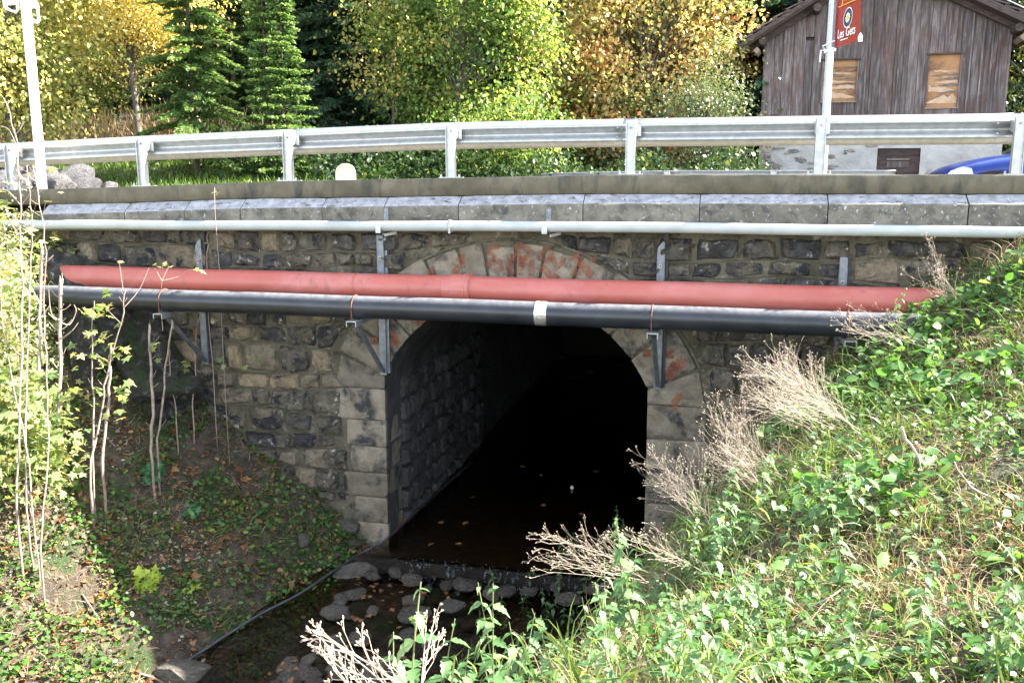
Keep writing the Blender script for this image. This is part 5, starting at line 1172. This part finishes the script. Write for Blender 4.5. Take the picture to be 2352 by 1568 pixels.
grassfield('dead_stems', 'brown dead stems and twigs lying on the left bank', 6000, -9, -1.6, 0, 7, .1, .4, (0, 1), 'l_brown', BL2, .005, (1.0, .3, -.2), (1.4, -.1, 15))
# wet leaves in the stream
leafs = []; N = 420; n_ = rng.uniform(.7, 4, N); s_ = np.array([rng.uniform(edgeL(x)-.1, edgeR(x)) for x in n_]); p = on_ground(s_, n_, .12)
o = cloud_obj('wet_leaves', MAP, p, frames(rng.normal(size=(N, 3))*np.array([1, 1, .2]), rng.normal(size=(N, 3))*.3+np.array([0, 0, 1])), rng.uniform(.03, .07, N), rng.uniform(0, .8, N), M['l_litter']); tag(o, 'wet brown leaves caught in the stream', 'leaves', kind='stuff')
# single fallen maple leaves (counted ones)
lm = []
for i in range(6):
    tv, tf = MAP; tv = tv.copy(); tv[:, 2] += .25*np.sin(tv[:, 0]*(2+i*.4)+i)*.4; me_o = obj('fallen_leaf', tv, tf, M['l_litter'], None, origin=(0, 0, 0), attr=np.full(len(tf), .25+.13*i)); lm.append(me_o.data); bpy.data.objects.remove(me_o)
cnt = 0
for i in range(1500):
    u, v = random.uniform(0, 860), random.uniform(880, 1568)
    if cnt >= 280: break
    q = hit(u, v); s_, n_, _ = toL(q)
    if n_ < .1 or s_ > edgeL(n_)-.1: continue
    o = inst('fallen_leaf', random.choice(lm), None, q+np.array([0, 0, .025]), (random.uniform(-.5, .5), random.uniform(.1, .9), random.uniform(0, 6.3)), [random.uniform(.05, .12)]*3)
    tag(o, 'dry brown maple leaf lying on the left bank', 'leaf', 'fallen maple leaves on the left bank'); cnt += 1
for i, (u, v) in enumerate([(720, 1190), (1017, 1197), (1070, 1198), (1245, 1158), (1195, 1070), (1050, 1245), (990, 1250), (1330, 1180), (1090, 1140), (1400, 1235), (1240, 1090), (1370, 1080)]):
    r_ = ray(u, v); q = r_*(-4.54/r_[2]); o = inst('fallen_leaf', lm[i % 6], None, q, (random.uniform(-.2, .2), random.uniform(-.2, .2), random.uniform(0, 6)), [.075]*3)
    tag(o, 'dry maple leaf floating on the dark tunnel water', 'leaf', 'leaves floating in the tunnel mouth')
r_ = ray(1314, 1120); q = r_*(-4.53/r_[2]); mb = MB(); mb.tube([q+np.array([0, 0, z]) for z in (-.02, 0, .02, .035)], [.015, .03, .025, .006], 10); tag(mb.obj('floating_ball', M['litterwhite'], smooth=True), 'small pale round thing floating on the dark water in the tunnel', 'ball')

# nettles: stem with pairs of toothed leaves, each leaf a part
nlv = []
for i in range(5):
    tv, tf = NETT; tv = tv.copy(); tv[:, 2] -= (.12+.1*i)*tv[:, 1]**2; o = obj('leaf', tv, tf, M['l_nettle'], None, origin=(0, 0, 0), attr=np.full(len(tf), .2+.18*i), smooth=False); nlv.append(o.data); bpy.data.objects.remove(o)
M['nstem'] = surf('nettle stem', [(.3, (.10, .14, .05)), (.7, (.20, .22, .09))], 20, .6, bst=0)
def nettle_stem(h, seed):
    rr = random.Random(seed); mb = MB(); bx_, by_ = rr.uniform(-.12, .12), rr.uniform(-.12, .12)
    pts_ = [(bx_*h*(q**2), by_*h*q**2, h*q) for q in np.linspace(0, 1, 7)]; mb.tube(pts_, [.0045*(1-.6*q) for q in np.linspace(0, 1, 7)], 5)
    o = obj('stem', mb.v, mb.f, M['nstem'], None, origin=(0, 0, 0)); me = o.data; bpy.data.objects.remove(o)
    pairs = []; z = .22*h; a = rr.uniform(0, 3); k = 0
    while z < h*.985:
        q = z/h; L_ = .115*(1-.55*q**2)*(.55 if q > .93 else 1); pairs.append((bx_*h*q*q, by_*h*q*q, z, a, L_)); a += 1.57+rr.uniform(-.2, .2); z += .085*(1-.45*q)+.01; k += 1
    return me, pairs
nst_ = [nettle_stem(h, i) for i, h in enumerate((.42, .55, .68, .50))]
def nettle(p, sc_, label, group):
    y_ = p[1]*math.cos(TH)-p[2]*math.sin(TH); u_ = 1176+F*p[0]/max(y_, .1); v_ = 784-F*(p[1]*math.sin(TH)+(p[2]+.75)*math.cos(TH))/max(y_, .1)
    if y_ < .8 or v_ > 1590 or u_ < -150 or u_ > 2500: return      # nothing of it in view
    me, pairs = random.choice(nst_); T = thing('nettle_plant', p, label, 'plant', group); rz = random.uniform(0, 6.3); T.rotation_euler = (random.uniform(-.12, .12), random.uniform(-.25, .05), rz); T.scale = (sc_,)*3
    o = bpy.data.objects.new('stem', me); COL.objects.link(o); o.parent = T
    for x, y, z, a, L_ in pairs:
        for sg in (0, math.pi):
            o = bpy.data.objects.new('leaf', random.choice(nlv)); COL.objects.link(o); o.parent = T; o.location = (x, y, z)
            o.rotation_euler = (random.uniform(-.45, .25)-.15, random.uniform(-.3, .3), a+sg+random.uniform(-.25, .25)); o.scale = (L_*random.uniform(.85, 1.15),)*3
nt_pos = [(1085, 1568, 1), (1110, 1640, .9), (1060, 1660, .8), (1150, 1600, 1), (1205, 1520, .9), (1240, 1560, .9), (1300, 1540, 1), (1360, 1500, 1), (1290, 1470, .8), (1190, 1690, 1), (1020, 1690, .7)]
for i in range(118):
    v = random.uniform(1210, 1660); lo = itp(v, [1200, 1300, 1400, 1568, 1660], [1480, 1300, 1130, 1040, 960]); u = random.uniform(lo, lo+random.choice((250, 450, 800)))
    nt_pos.append((u, v, random.uniform(.7, 1.15)))
for u, v in [(1560, 1180), (1620, 1160), (1680, 1150), (1750, 1130), (1820, 1120), (1880, 1150), (1700, 1100), (1960, 760), (2040, 730), (2110, 720), (1850, 1050), (2140, 840), (1640, 1120)]: nt_pos.append((u, v+60, .85))
for i in range(30):
    u, v = random.uniform(1350, 2330), random.uniform(1320, 1700); nt_pos.append((u, v, random.uniform(.8, 1.1)))
crest = []
for i in range(90):
    n_ = random.uniform(3.6, 8.4) if i < 40 else random.uniform(6.0, 8.6); crest.append(n_)
for n_ in crest:
    # crown of the bank: walk from the stream side up to the edge the camera sees
    X0 = itp(n_, [3.6, 5, 7.2, 8.2], [1.62, 1.38, 1.08, .95])+random.uniform(-.25, .5); q = L(X0, n_, gz1(X0, n_)); nt_pos.append((None, q, random.uniform(.9, 1.3)))
for u, v, k_ in nt_pos:
    if u is None: nettle(v, k_, 'leafy green stinging nettle growing on the right bank', 'stinging nettles on the right bank'); continue
    q = hit(u, v); nettle(q, k_*random.uniform(.85, 1.15)*(.75 if v > 1500 else 1), 'leafy green stinging nettle growing on the right bank', 'stinging nettles on the right bank')
# docks: rosettes of big leaves
DOCK = tpl([(0, 0, 0), (.10, .15, .02), (.20, .35, .03), (.22, .60, .04), (.13, .85, .02), (0, 1, -.08), (-.13, .85, .02), (-.22, .60, .04), (-.20, .35, .03), (-.10, .15, .02), (0, .5, -.02)], [(i, (i+1) % 10, 10) for i in range(10)])
dlv = []
for i in range(3):
    tv, tf = DOCK; tv = tv.copy(); tv[:, 2] -= .35*tv[:, 1]**2; o = obj('leaf', tv, tf, M['l_broad'], None, origin=(0, 0, 0), attr=np.full(len(tf), .3+.2*i), smooth=True); dlv.append(o.data); bpy.data.objects.remove(o)
def rosette(u, v, L_, n, label, group=None, lv=dlv, p=None, tiltr=(.3, 1.0), name='dock_plant', hgt=0):
    q = hit(u, v) if p is None else p; T = thing(name, q, label, 'plant', group)
    if hgt: mb = MB(); mb.tube([q, q+np.array([.02, 0, hgt])], .005, 5); mb.obj('stem', M['nstem'], T)
    for k in range(n):
        o = bpy.data.objects.new('leaf', random.choice(lv)); COL.objects.link(o); o.parent = T; ra_ = random.uniform(0, 6.3); rd_ = L_*random.uniform(.2, 1.6) if hgt else .03; o.location = (rd_*math.cos(ra_), rd_*math.sin(ra_), hgt*random.uniform(.25, 1.05) if hgt else .02)
        o.rotation_euler = (random.uniform(*tiltr), random.uniform(-.2, .2), (random.uniform(-1.0, 1.0) if hgt else 6.283*k/n+random.uniform(-.3, .3))); s_ = L_*random.uniform(.7, 1.15); o.scale = (s_, s_, s_)
for i, (u, v, L_) in enumerate([(1740, 1400, .17), (1790, 1420, .16), (1920, 1500, .16), (2100, 1470, .17), (2320, 1300, .16), (1620, 1500, .13), (2020, 1540, .16), (1880, 1565, .14), (2250, 1440, .15), (2080, 1010, .14), (2300, 1530, .15), (1560, 1560, .14), (2150, 900, .14), (2260, 830, .13), (2000, 880, .13), (1700, 1330, .13)]):
    rosette(u, v, L_, 7, 'broad leaved dock rosette growing low on the right bank', 'docks on the right bank')
mlv = []
def mapleleaves(matn, cols, nm='leaf'):
    out = []
    for c in cols:
        tv, tf = MAP; tv = tv.copy(); o = obj(nm, tv, tf, M[matn], None, origin=(0, 0, 0), attr=np.full(len(tf), c)); out.append(o.data); bpy.data.objects.remove(o)
    return out
ml_y = mapleleaves('l_sap', (.15, .35, .6, .9)); ml_d = mapleleaves('l_dgreen', (.2, .6, 1)); ml_g = mapleleaves('l_ground', (.6, .85)); ml_s = mapleleaves('l_seed', (.2, .6, 1))
rosette(338, 1372, .085, 34, 'bright yellow green maple seedling in the shaded middle of the left bank', lv=ml_s, tiltr=(.5, 1.25), name='maple_seedling', hgt=.28)
rosette(440, 1362, .06, 7, 'tiny yellow maple seedling right of the bright green one', lv=ml_s, tiltr=(.4, 1.1), name='maple_seedling', hgt=.08)
rosette(352, 1130, .085, 26, 'dark green maple seedling below the cut stem on the left bank', lv=ml_d, tiltr=(.5, 1.2), name='maple_seedling', hgt=.32)
rosette(442, 1200, .08, 20, 'dark green maple seedling lower and right of the first dark one', lv=ml_d, tiltr=(.5, 1.2), name='maple_seedling', hgt=.18)
rosette(740, 1215, .05, 12, 'small green leaved shoot at the foot of the wall', lv=ml_g, tiltr=(-.6, .6), name='leafy_shoot', hgt=.20)
for i, (u, v) in enumerate([(640, 1390), (870, 1330), (610, 1320), (330, 1450), (390, 1060), (500, 930), (470, 1440)]):
    rosette(u, v, .07, 7, 'small green herb on the left bank', 'small herbs on the left bank', lv=[dlv[0], dlv[1]], name='herb')
ORD = ['first', 'second', 'third', 'fourth', 'fifth', 'sixth', 'seventh', 'eighth', 'ninth', 'tenth', 'eleventh', 'twelfth', 'thirteenth', 'fourteenth', 'fifteenth', 'sixteenth', 'seventeenth', 'eighteenth', 'nineteenth', 'twentieth']
def pxof(o):
    p = o.matrix_world.translation if False else Vector(o.location); y = p.y*math.cos(TH)-p.z*math.sin(TH); return 1176+F*p.x/y, 784-F*(p.y*math.sin(TH)+p.z*math.cos(TH))/y
def order_labels(group, lab, bands):
    """bands: list of (upper v limit, phrase); label = lab + phrase + place counted from the left"""
    obs = [o for o in bpy.data.objects if o.get('group') == group and o.parent is None]; by = {}
    for o in obs:
        u, v = pxof(o); by.setdefault(next((i for i, b in enumerate(bands) if v < b[0]), len(bands)-1), []).append((u, o))
    for i, l in by.items():
        for k, (u, o) in enumerate(sorted(l, key=lambda q: q[0])):
            o['label'] = (lab+' '+bands[i][1]).strip()+(', '+(ORD[k] if k < 20 else 'number '+str(k+1))+' from the left' if len(l) > 1 else '')
# saplings on the left bank
def sapling(px, t_, r0_, label, twigs=(), cut=False, leaves=(), lv=None, lsz=.08, rnd_twig=6, base_hit=True, name='sapling'):
    hb = hit(*px[0]); t_ = float(hb[1]*math.cos(TH)-hb[2]*math.sin(TH))-.45
    pts_ = [P(u, v, t_+.10*math.sin(i)) for i, (u, v) in enumerate(px)]
    g = ground_at(pts_[0]); r0_ = r0_*t_/10.8
    if pts_[0][2] > g: pts_.insert(0, np.array([pts_[0][0], pts_[0][1], g-.05]))
    sp = smooth_pts(pts_, 4); sp = [sp[0]]+[q+np.array([random.uniform(-.012, .012), random.uniform(-.01, .01), 0]) for q in sp[1:]]; n = len(sp); T = thing(name, (sp[0][0], sp[0][1], g), label, 'sapling')
    mb = MB(); mb.tube(sp, [(r0_*(1-(.25 if cut else .8)*i/n)+.0015)*random.choice((.92, 1, 1, 1.22)) for i in range(n)], 7); mb.obj('stem', M['twigbark'], T, smooth=True)
    if cut:
        mb = MB(); e = sp[-1]
        for k in range(4): a = random.uniform(0, 6); mb.tube([e+np.array([math.cos(a)*r0_*.4, math.sin(a)*r0_*.4, -.05]), e+np.array([math.cos(a)*r0_*.7, math.sin(a)*r0_*.5, random.uniform(.02, .09)])], [r0_*.35, r0_*.08], 4)
        mb.obj('broken_top', M['cutwood'], T)
    for tw in twigs: q = smooth_pts([P(u, v, t_+random.uniform(-.08, .08)) for u, v in tw], 3); mb = MB(); mb.tube(q, [r0_*.38*(1-.7*i/len(q)) for i in range(len(q))], 5); mb.obj('twig', M['twigbark'], T)
    for k in range(int(rnd_twig*1.6)):
        i = random.randrange(n//3, n-1); a = random.choice((-1, 1)); ln = random.uniform(.04, .16)
        s0 = sp[i]; d = np.array([a*random.uniform(.6, 1), random.uniform(-.5, .5), random.uniform(.3, .9)]); d /= np.linalg.norm(d)
        q = [s0, s0+d*ln*.5, s0+d*ln+np.array([0, 0, ln*.25])]; mb = MB(); mb.tube(q, [r0_*.3, r0_*.22, r0_*.25], 4); mb.obj('twig', M['twigbark'], T)
    for (u, v) in leaves:
        o = bpy.data.objects.new('leaf', random.choice(lv or ml_y)); COL.objects.link(o); o.parent = T; c = P(u, v, t_+random.uniform(-.12, .12)); o.location = Vector(c)-wloc(T)
        o.rotation_euler = (random.uniform(-.9, .9), random.uniform(-.7, .7), random.uniform(0, 6.3)); s_ = lsz*random.uniform(.7, 1.25); o.scale = (s_, s_, s_)
    return T
def lcl(u0, v0, u1, v1, n): return [(random.uniform(u0, u1), random.uniform(v0, v1)) for _ in range(n)]
sapling([(40, 1195), (43, 1000), (52, 760), (48, 560), (45, 420), (36, 310), (8, 225)], 6.6, .014, 'tallest bare sapling at the left edge, its tip in front of the guardrail', twigs=[[(44, 350), (22, 300), (2, 290)], [(46, 470), (20, 440), (0, 436)], [(50, 470), (90, 420), (110, 410)], [(48, 600), (20, 560), (5, 500)]], rnd_twig=12, leaves=lcl(60, 380, 130, 410, 4)+lcl(95, 440, 150, 470, 3), lsz=.05, lv=ml_y[3:])
sapling([(62, 1165), (60, 900), (66, 700), (72, 560), (70, 470), (60, 380)], 6.8, .011, 'second bare sapling beside the tallest one', rnd_twig=10, twigs=[[(68, 640), (100, 600), (120, 590)], [(66, 560), (30, 520), (8, 470)]])
sapling([(93, 1260), (108, 1060), (108, 860), (98, 700), (105, 580), (92, 470), (75, 380)], 6.4, .010, 'slender curved bare sapling third from the left', rnd_twig=12, leaves=lcl(80, 480, 130, 560, 4), lsz=.05, lv=ml_y[3:])
sapling([(78, 1200), (60, 1020), (30, 880), (10, 760), (0, 640)], 6.2, .009, 'bare sapling leaning out of the left edge', rnd_twig=8)
sapling([(134, 960), (138, 820), (137, 740), (140, 640)], 7.6, .022, 'thick pruned stem with a broken top in front of the pipe ends', cut=True, rnd_twig=9, twigs=[[(137, 735), (118, 720), (112, 665)], [(139, 740), (160, 745), (175, 715), (170, 700)], [(138, 780), (165, 760), (180, 740)]])
sapling([(88, 900), (92, 760), (92, 650), (95, 575)], 7.7, .020, 'pruned stem left of the thick broken one', cut=True, rnd_twig=8, twigs=[[(92, 700), (60, 640), (30, 620)]])
sapling([(205, 1085), (232, 960), (245, 860), (280, 740), (287, 665)], 7.2, .014, 'slanting sapling rising in front of the pipes', cut=False, rnd_twig=5, twigs=[[(280, 745), (250, 715), (235, 695)], [(283, 668), (274, 605)], [(286, 705), (320, 665), (342, 615)]], leaves=lcl(268, 598, 282, 606, 2), lsz=.05, lv=ml_y[3:])
sapling([(212, 1075), (216, 960), (212, 860), (212, 780), (215, 690)], 7.4, .011, 'leafy maple sapling with green yellow leaves before the dark rock', rnd_twig=3, leaves=lcl(180, 668, 262, 730, 14)+lcl(165, 780, 250, 850, 14)+lcl(205, 750, 275, 790, 10), lsz=.085)
sapling([(235, 1060), (248, 940), (252, 850), (255, 800)], 7.3, .017, 'pruned sapling stem wrapped in leaves beside the slanting one', cut=True, rnd_twig=3, leaves=lcl(200, 850, 300, 960, 20)+lcl(250, 790, 300, 830, 8), lsz=.085)
sapling([(348, 1035), (352, 930), (345, 850), (342, 752)], 7.8, .016, 'pruned stem with a splintered white top below the bracket arm', cut=True, rnd_twig=4, leaves=lcl(345, 770, 365, 830, 6), lsz=.06)
sapling([(362, 1030), (372, 940), (382, 840), (394, 745)], 7.9, .012, 'thin pruned stem right of the splintered one', cut=True, rnd_twig=2, twigs=[[(374, 760), (370, 700), (372, 640)], [(372, 645), (355, 615)], [(372, 645), (388, 610)], [(372, 645), (410, 635), (430, 622), (455, 618)]], leaves=lcl(350, 605, 395, 620, 5)+[(457, 618), (460, 620)], lsz=.06, lv=ml_y[3:])
sapling([(402, 940), (392, 860), (388, 800)], 8.4, .008, 'thin crooked sapling in the shade left of the bracket', rnd_twig=2, leaves=lcl(370, 830, 430, 850, 6), lsz=.06)
sapling([(442, 930), (450, 850), (448, 790), (462, 700)], 9.2, .008, 'thin sapling standing against the leftmost bracket', rnd_twig=2, leaves=lcl(480, 820, 600, 850, 8), lsz=.07, lv=ml_y[1:3])
sapling([(476, 640), (477, 580), (478, 515)], 9.6, .004, 'thin twig with a small yellow leaf in front of the wall', rnd_twig=1, leaves=[(485, 555), (470, 560)], lsz=.05)
sapling([(494, 490), (498, 450)], 9.3, .003, 'single leaf stalk in front of the coping', rnd_twig=0, leaves=[(495, 440), (503, 442)], lsz=.05, lv=ml_y[2:])
# leafy sapling mass lower left
sapling([(60, 1060), (80, 960), (100, 900)], 7.0, .01, 'bushy maple sapling with large pale green leaves at the left edge', rnd_twig=5, leaves=lcl(0, 850, 170, 1110, 110), lsz=.105, lv=ml_y[:3])
sapling([(40, 800), (30, 700), (20, 600)], 8.0, .01, 'bushy sapling with pale leaves high on the left bank edge', rnd_twig=8, leaves=lcl(0, 520, 90, 840, 110), lsz=.09, lv=ml_y)

# dry umbel stalks
def umbel(p0, p1, label, group='dry umbel stalks on the right bank', r0_=.0055, nb=8, bl=.16, seed=0):
    rr = random.Random(seed); p0, p1 = np.array(p0), np.array(p1); d = p1-p0; ln = np.linalg.norm(d); T = thing('dry_stalk', p0, label, 'dry plant', group)
    r0_ = r0_*.55; mb = MB(); sag = np.array([0, 0, rr.uniform(.02, .25)*ln]); ax = [p0+d*q+sag*q*(1-q) for q in np.linspace(0, 1, 7)]; mb.tube(ax, [r0_*(1-.6*q) for q in np.linspace(0, 1, 7)], 5)
    dn = d/ln; tips = []
    def side():
        v_ = np.array([rr.gauss(0, 1), rr.gauss(0, 1), rr.gauss(0, 1)+.2]); v_ -= dn*(v_@dn); return v_/np.linalg.norm(v_)
    def br(p, dr, L_, lev, r_):
        dr = dr/np.linalg.norm(dr); e = p+dr*L_+np.array([0, 0, .06*L_]); m_ = p+dr*L_*.5+side()*L_*.05; mb.tube([p, m_, e], [r_, r_*.8, r_*.6], 4, False)
        if lev == 0: tips.append((e, dr)); return
        for _ in range(rr.choice((2, 2, 3))): br(e, dr+side()*rr.uniform(.3, .8), L_*rr.uniform(.38, .6), lev-1, r_*.65)
    for k in range(nb):
        q = .35+.65*k/max(nb-1, 1); i = int(q*6); p = ax[min(i, 6)]; br(p, dn*1.0+side()*rr.uniform(.35, .7), bl*(1.25-.5*q)*rr.uniform(.7, 1.2), 2, r0_*.5)
    br(ax[-1], dn, bl*.6, 2, r0_*.5)
    mb.obj('stalk', M['drystalk'], T)
    mb = MB()
    for e, dr in tips:
        for k in range(1): s_ = dr*.009; mb.tube([e-s_*.6, e, e+s_*.6], [.001, .0028, .001], 4)
    mb.obj('seed_heads', M['drystalk'], T)['kind'] = 'stuff'
# bushes of the sunlit left edge, standing on the bank
def bush(u0, v0, u1, v1, N, sz, matn, label, depth=.7, tp_=MAP):
    U = (u0+u1)/2+(u1-u0)/2*np.clip(rng.normal(size=N)*.5, -1.3, 1.3); V = (v0+v1)/2+(v1-v0)/2*np.clip(rng.normal(size=N)*.55, -1.3, 1.3); pos = []
    for a, b_ in zip(U, V):
        h_ = hit(a, b_); r_ = ray(a, b_); t_ = h_[1]/r_[1]-rng.uniform(0, depth); pos.append(r_*t_)
    pos = np.array(pos); g = gnoise(pos, 2.2, u0); pos = pos[g > -.22]; n = len(pos)
    o = cloud_obj('leafy_bush', tp_, pos, frames(rng.normal(size=(n, 3))+np.array([0, 0, -.3]), rng.normal(size=(n, 3))*.5+np.array([.3, -.3, .8])), rng.uniform(sz[0], sz[1], n), rng.uniform(0, 1, n), M[matn], origin=pos.mean(0))
    tag(o, label, 'bush')
bush(-60, 480, 80, 880, 3800, (.02, .05), 'l_pale', 'pale sun bleached shrub covering the upper left bank edge', tp_=LEAF)
bush(-50, 560, 70, 900, 900, (.03, .06), 'l_sap', 'green leaved shoots inside the pale shrub at the upper left')
bush(-60, 860, 165, 1110, 2600, (.04, .08), 'l_sap', 'sunlit maple bush with green leaves at the left edge')
bush(50, 600, 140, 900, 900, (.015, .045), 'l_pale', 'thin pale shrub before the left pipe ends', .5, LEAF)
k = 0
def uclus(n, ub, vb, ju, jv, tb, ut, vt, tu, tv, tt, r0_=.005, nb=7, bl=.15, lab=''):
    global k
    for i in range(n):
        if vb > 1600:
            b_ = P(ub+random.uniform(-ju, ju), vb, tb); e = P(ut+random.uniform(-tu, tu), vt+random.uniform(-tv, tv), tt+random.uniform(-.2, .2)); k += 1
            umbel(b_, e, lab, r0_=r0_*1.9, nb=nb, bl=bl, seed=k, group=lab+' group'); continue
        b_ = hit(ub+random.uniform(-ju, ju), vb+random.uniform(-jv, jv)); tb_ = b_[1]*math.cos(TH)-b_[2]*math.sin(TH); e = P(ut+random.uniform(-tu, tu), vt+random.uniform(-tv, tv), tb_+tt-tb+random.uniform(-.3, .1)); k += 1
        umbel(b_, e, lab, r0_=r0_, nb=nb, bl=bl, seed=k, group=lab+' group')
uclus(9, 1560, 1345, 40, 15, 4.9, 1290, 1270, 40, 45, 4.6, .0055, 7, .17, 'pale dry stalk leaning left over the dark stream')
uclus(4, 1640, 1330, 40, 15, 4.8, 1450, 1235, 60, 20, 4.6, .0045, 6, .13, 'short dry stalk above the nettles by the stream')
uclus(20, 1960, 990, 60, 50, 6.6, 1790, 890, 60, 60, 6.6, .005, 9, .22, 'bleached stalk in the tangle below the black pipe')
uclus(6, 2130, 810, 40, 30, 7.0, 1950, 740, 60, 35, 7.1, .004, 6, .18, 'dry stalk before the black pipe end')
uclus(15, 1800, 1120, 70, 50, 6.4, 1680, 1010, 50, 70, 6.5, .004, 8, .20, 'brown dry stalk low in front of the right jamb')
uclus(9, 1640, 1210, 50, 50, 6.4, 1560, 1110, 50, 50, 6.5, .0035, 8, .20, 'thin grey dry stalk beside the right jamb')
uclus(3, 1000, 1640, 50, 10, 2.5, 780, 1470, 30, 20, 2.6, .0035, 6, .075, 'large pale stalk near the camera')
uclus(2, 960, 1640, 20, 10, 2.6, 985, 1440, 30, 10, 2.7, .0028, 5, .06, 'upright pale stalk near the camera')
uclus(3, 900, 1660, 60, 10, 2.5, 760, 1540, 30, 20, 2.6, .003, 5, .06, 'short pale stalk in the foreground')
uclus(5, 2230, 720, 40, 20, 7.4, 2130, 640, 40, 20, 7.6, .003, 6, .14, 'fine dry grass stalk above the red pipe end')
uclus(2, 2180, 700, 10, 10, 7.2, 2143, 570, 8, 10, 7.3, .004, 5, .12, 'tall grass stalk before the upper wall')
# dead branches
for i, (px, t_, r_) in enumerate([([(1968, 968), (2010, 935), (2060, 912), (2130, 902)], 6.0, .010), ([(2010, 960), (2050, 925), (2095, 915), (2140, 915)], 5.9, .010), ([(2075, 985), (2110, 950), (2145, 925), (2178, 905)], 5.6, .016),
                                  ([(2070, 978), (2080, 1010), (2110, 1050), (2118, 1100)], 5.2, .014), ([(1725, 1217), (1820, 1232), (1885, 1243)], 4.2, .008), ([(2290, 1150), (2230, 1120), (2190, 1060)], 5.0, .010), ([(1820, 1430), (1900, 1370), (1930, 1355)], 3.6, .008)]):
    hb = hit(*px[-1 if i in (2, 3) else 0]); t_ = hb[1]*math.cos(TH)-hb[2]*math.sin(TH)-.15; mb = MB(); sp = smooth_pts([P(u, v, t_+random.uniform(-.08, .08)) for u, v in px], 3); sp = [q+np.array([random.uniform(-.008, .008), 0, random.uniform(-.008, .008)]) for q in sp]; mb.tube(sp, [r_*.72*(1-.5*j/len(sp))*random.uniform(.85, 1.15) for j in range(len(sp))], 8)
    tag(mb.obj('dead_branch', M['deadwood'], smooth=True), ['upper thin arched dead branch on the right bank', 'lower thin arched dead branch beside the first', 'thick bleached dead branch with a cut end', 'grey curved dead branch hanging down the right bank', 'straight pale twig lying across the nettles', 'grey dead branch in the grass at the right edge', 'pale dry reed lying in the grass, lower right'][i], 'branch')
for i, (px, t_, r_) in enumerate([([(240, 1005), (300, 1065), (320, 1080)], 8.2, .014), ([(185, 1110), (215, 1085), (232, 1070)], 7.2, .016), ([(280, 1545), (350, 1560), (420, 1600)], 7.0, .012), ([(525, 1465), (545, 1520), (552, 1560)], 7.6, .012), ([(585, 1410), (640, 1450), (675, 1470)], 8.2, .014), ([(190, 1370), (230, 1430)], 6.8, .012)]):
    sp = []
    for u, v in px: q = hit(u, v); sp.append(q+np.array([0, 0, .03]))
    mb = MB(); mb.tube(smooth_pts(sp, 3), r_*.8, 6); tag(mb.obj('fallen_stick', M['twigbark'], smooth=True), ['brown stick slanting below the cut stems', 'pale splintered stick beside the saplings', 'thin stick at the bottom left edge', 'upright pale stick near the bottom edge', 'stick lying beside the hose', 'white twig in the sunlit leaf litter'][i], 'stick')
for i, (u, v) in enumerate([(460, 1390), (325, 1410), (350, 1185), (460, 1525)]):
    q = hit(u, v)+np.array([0, 0, .02]); mb = MB(); mb.prism([q, q+np.array([.05, .01, .01]), q+np.array([.045, .03, .03]), q+np.array([.01, .03, .02])], (0, 0, .004)); tag(mb.obj('paper_scrap', M['litterwhite']), ['white scrap on the big brown leaves', 'white scrap left of the small herb', 'white scrap by the dark seedlings', 'white scrap near the bottom stones'][i], 'scrap')
order_labels('stinging nettles on the right bank', 'green stinging nettle', [(1180, 'near the right jamb and pipe ends'), (1330, 'in the back row above the stream'), (1430, 'in the middle of the nettle patch'), (1530, 'in the lower part of the nettle patch'), (9999, 'at the bottom edge of the picture')])
order_labels('docks on the right bank', 'broad leaved dock rosette', [(1060, 'high on the right bank'), (1420, 'halfway down the right bank'), (9999, 'near the bottom edge')])
for g_ in set(o.get('group') for o in bpy.data.objects if o.get('category') == 'dry plant'):
    l0 = next(o['label'] for o in bpy.data.objects if o.get('group') == g_)
    order_labels(g_, l0, [(9999, '')])
for o in bpy.data.objects:
    if o.type == 'EMPTY' and len(o.children) == 0: bpy.data.objects.remove(o)
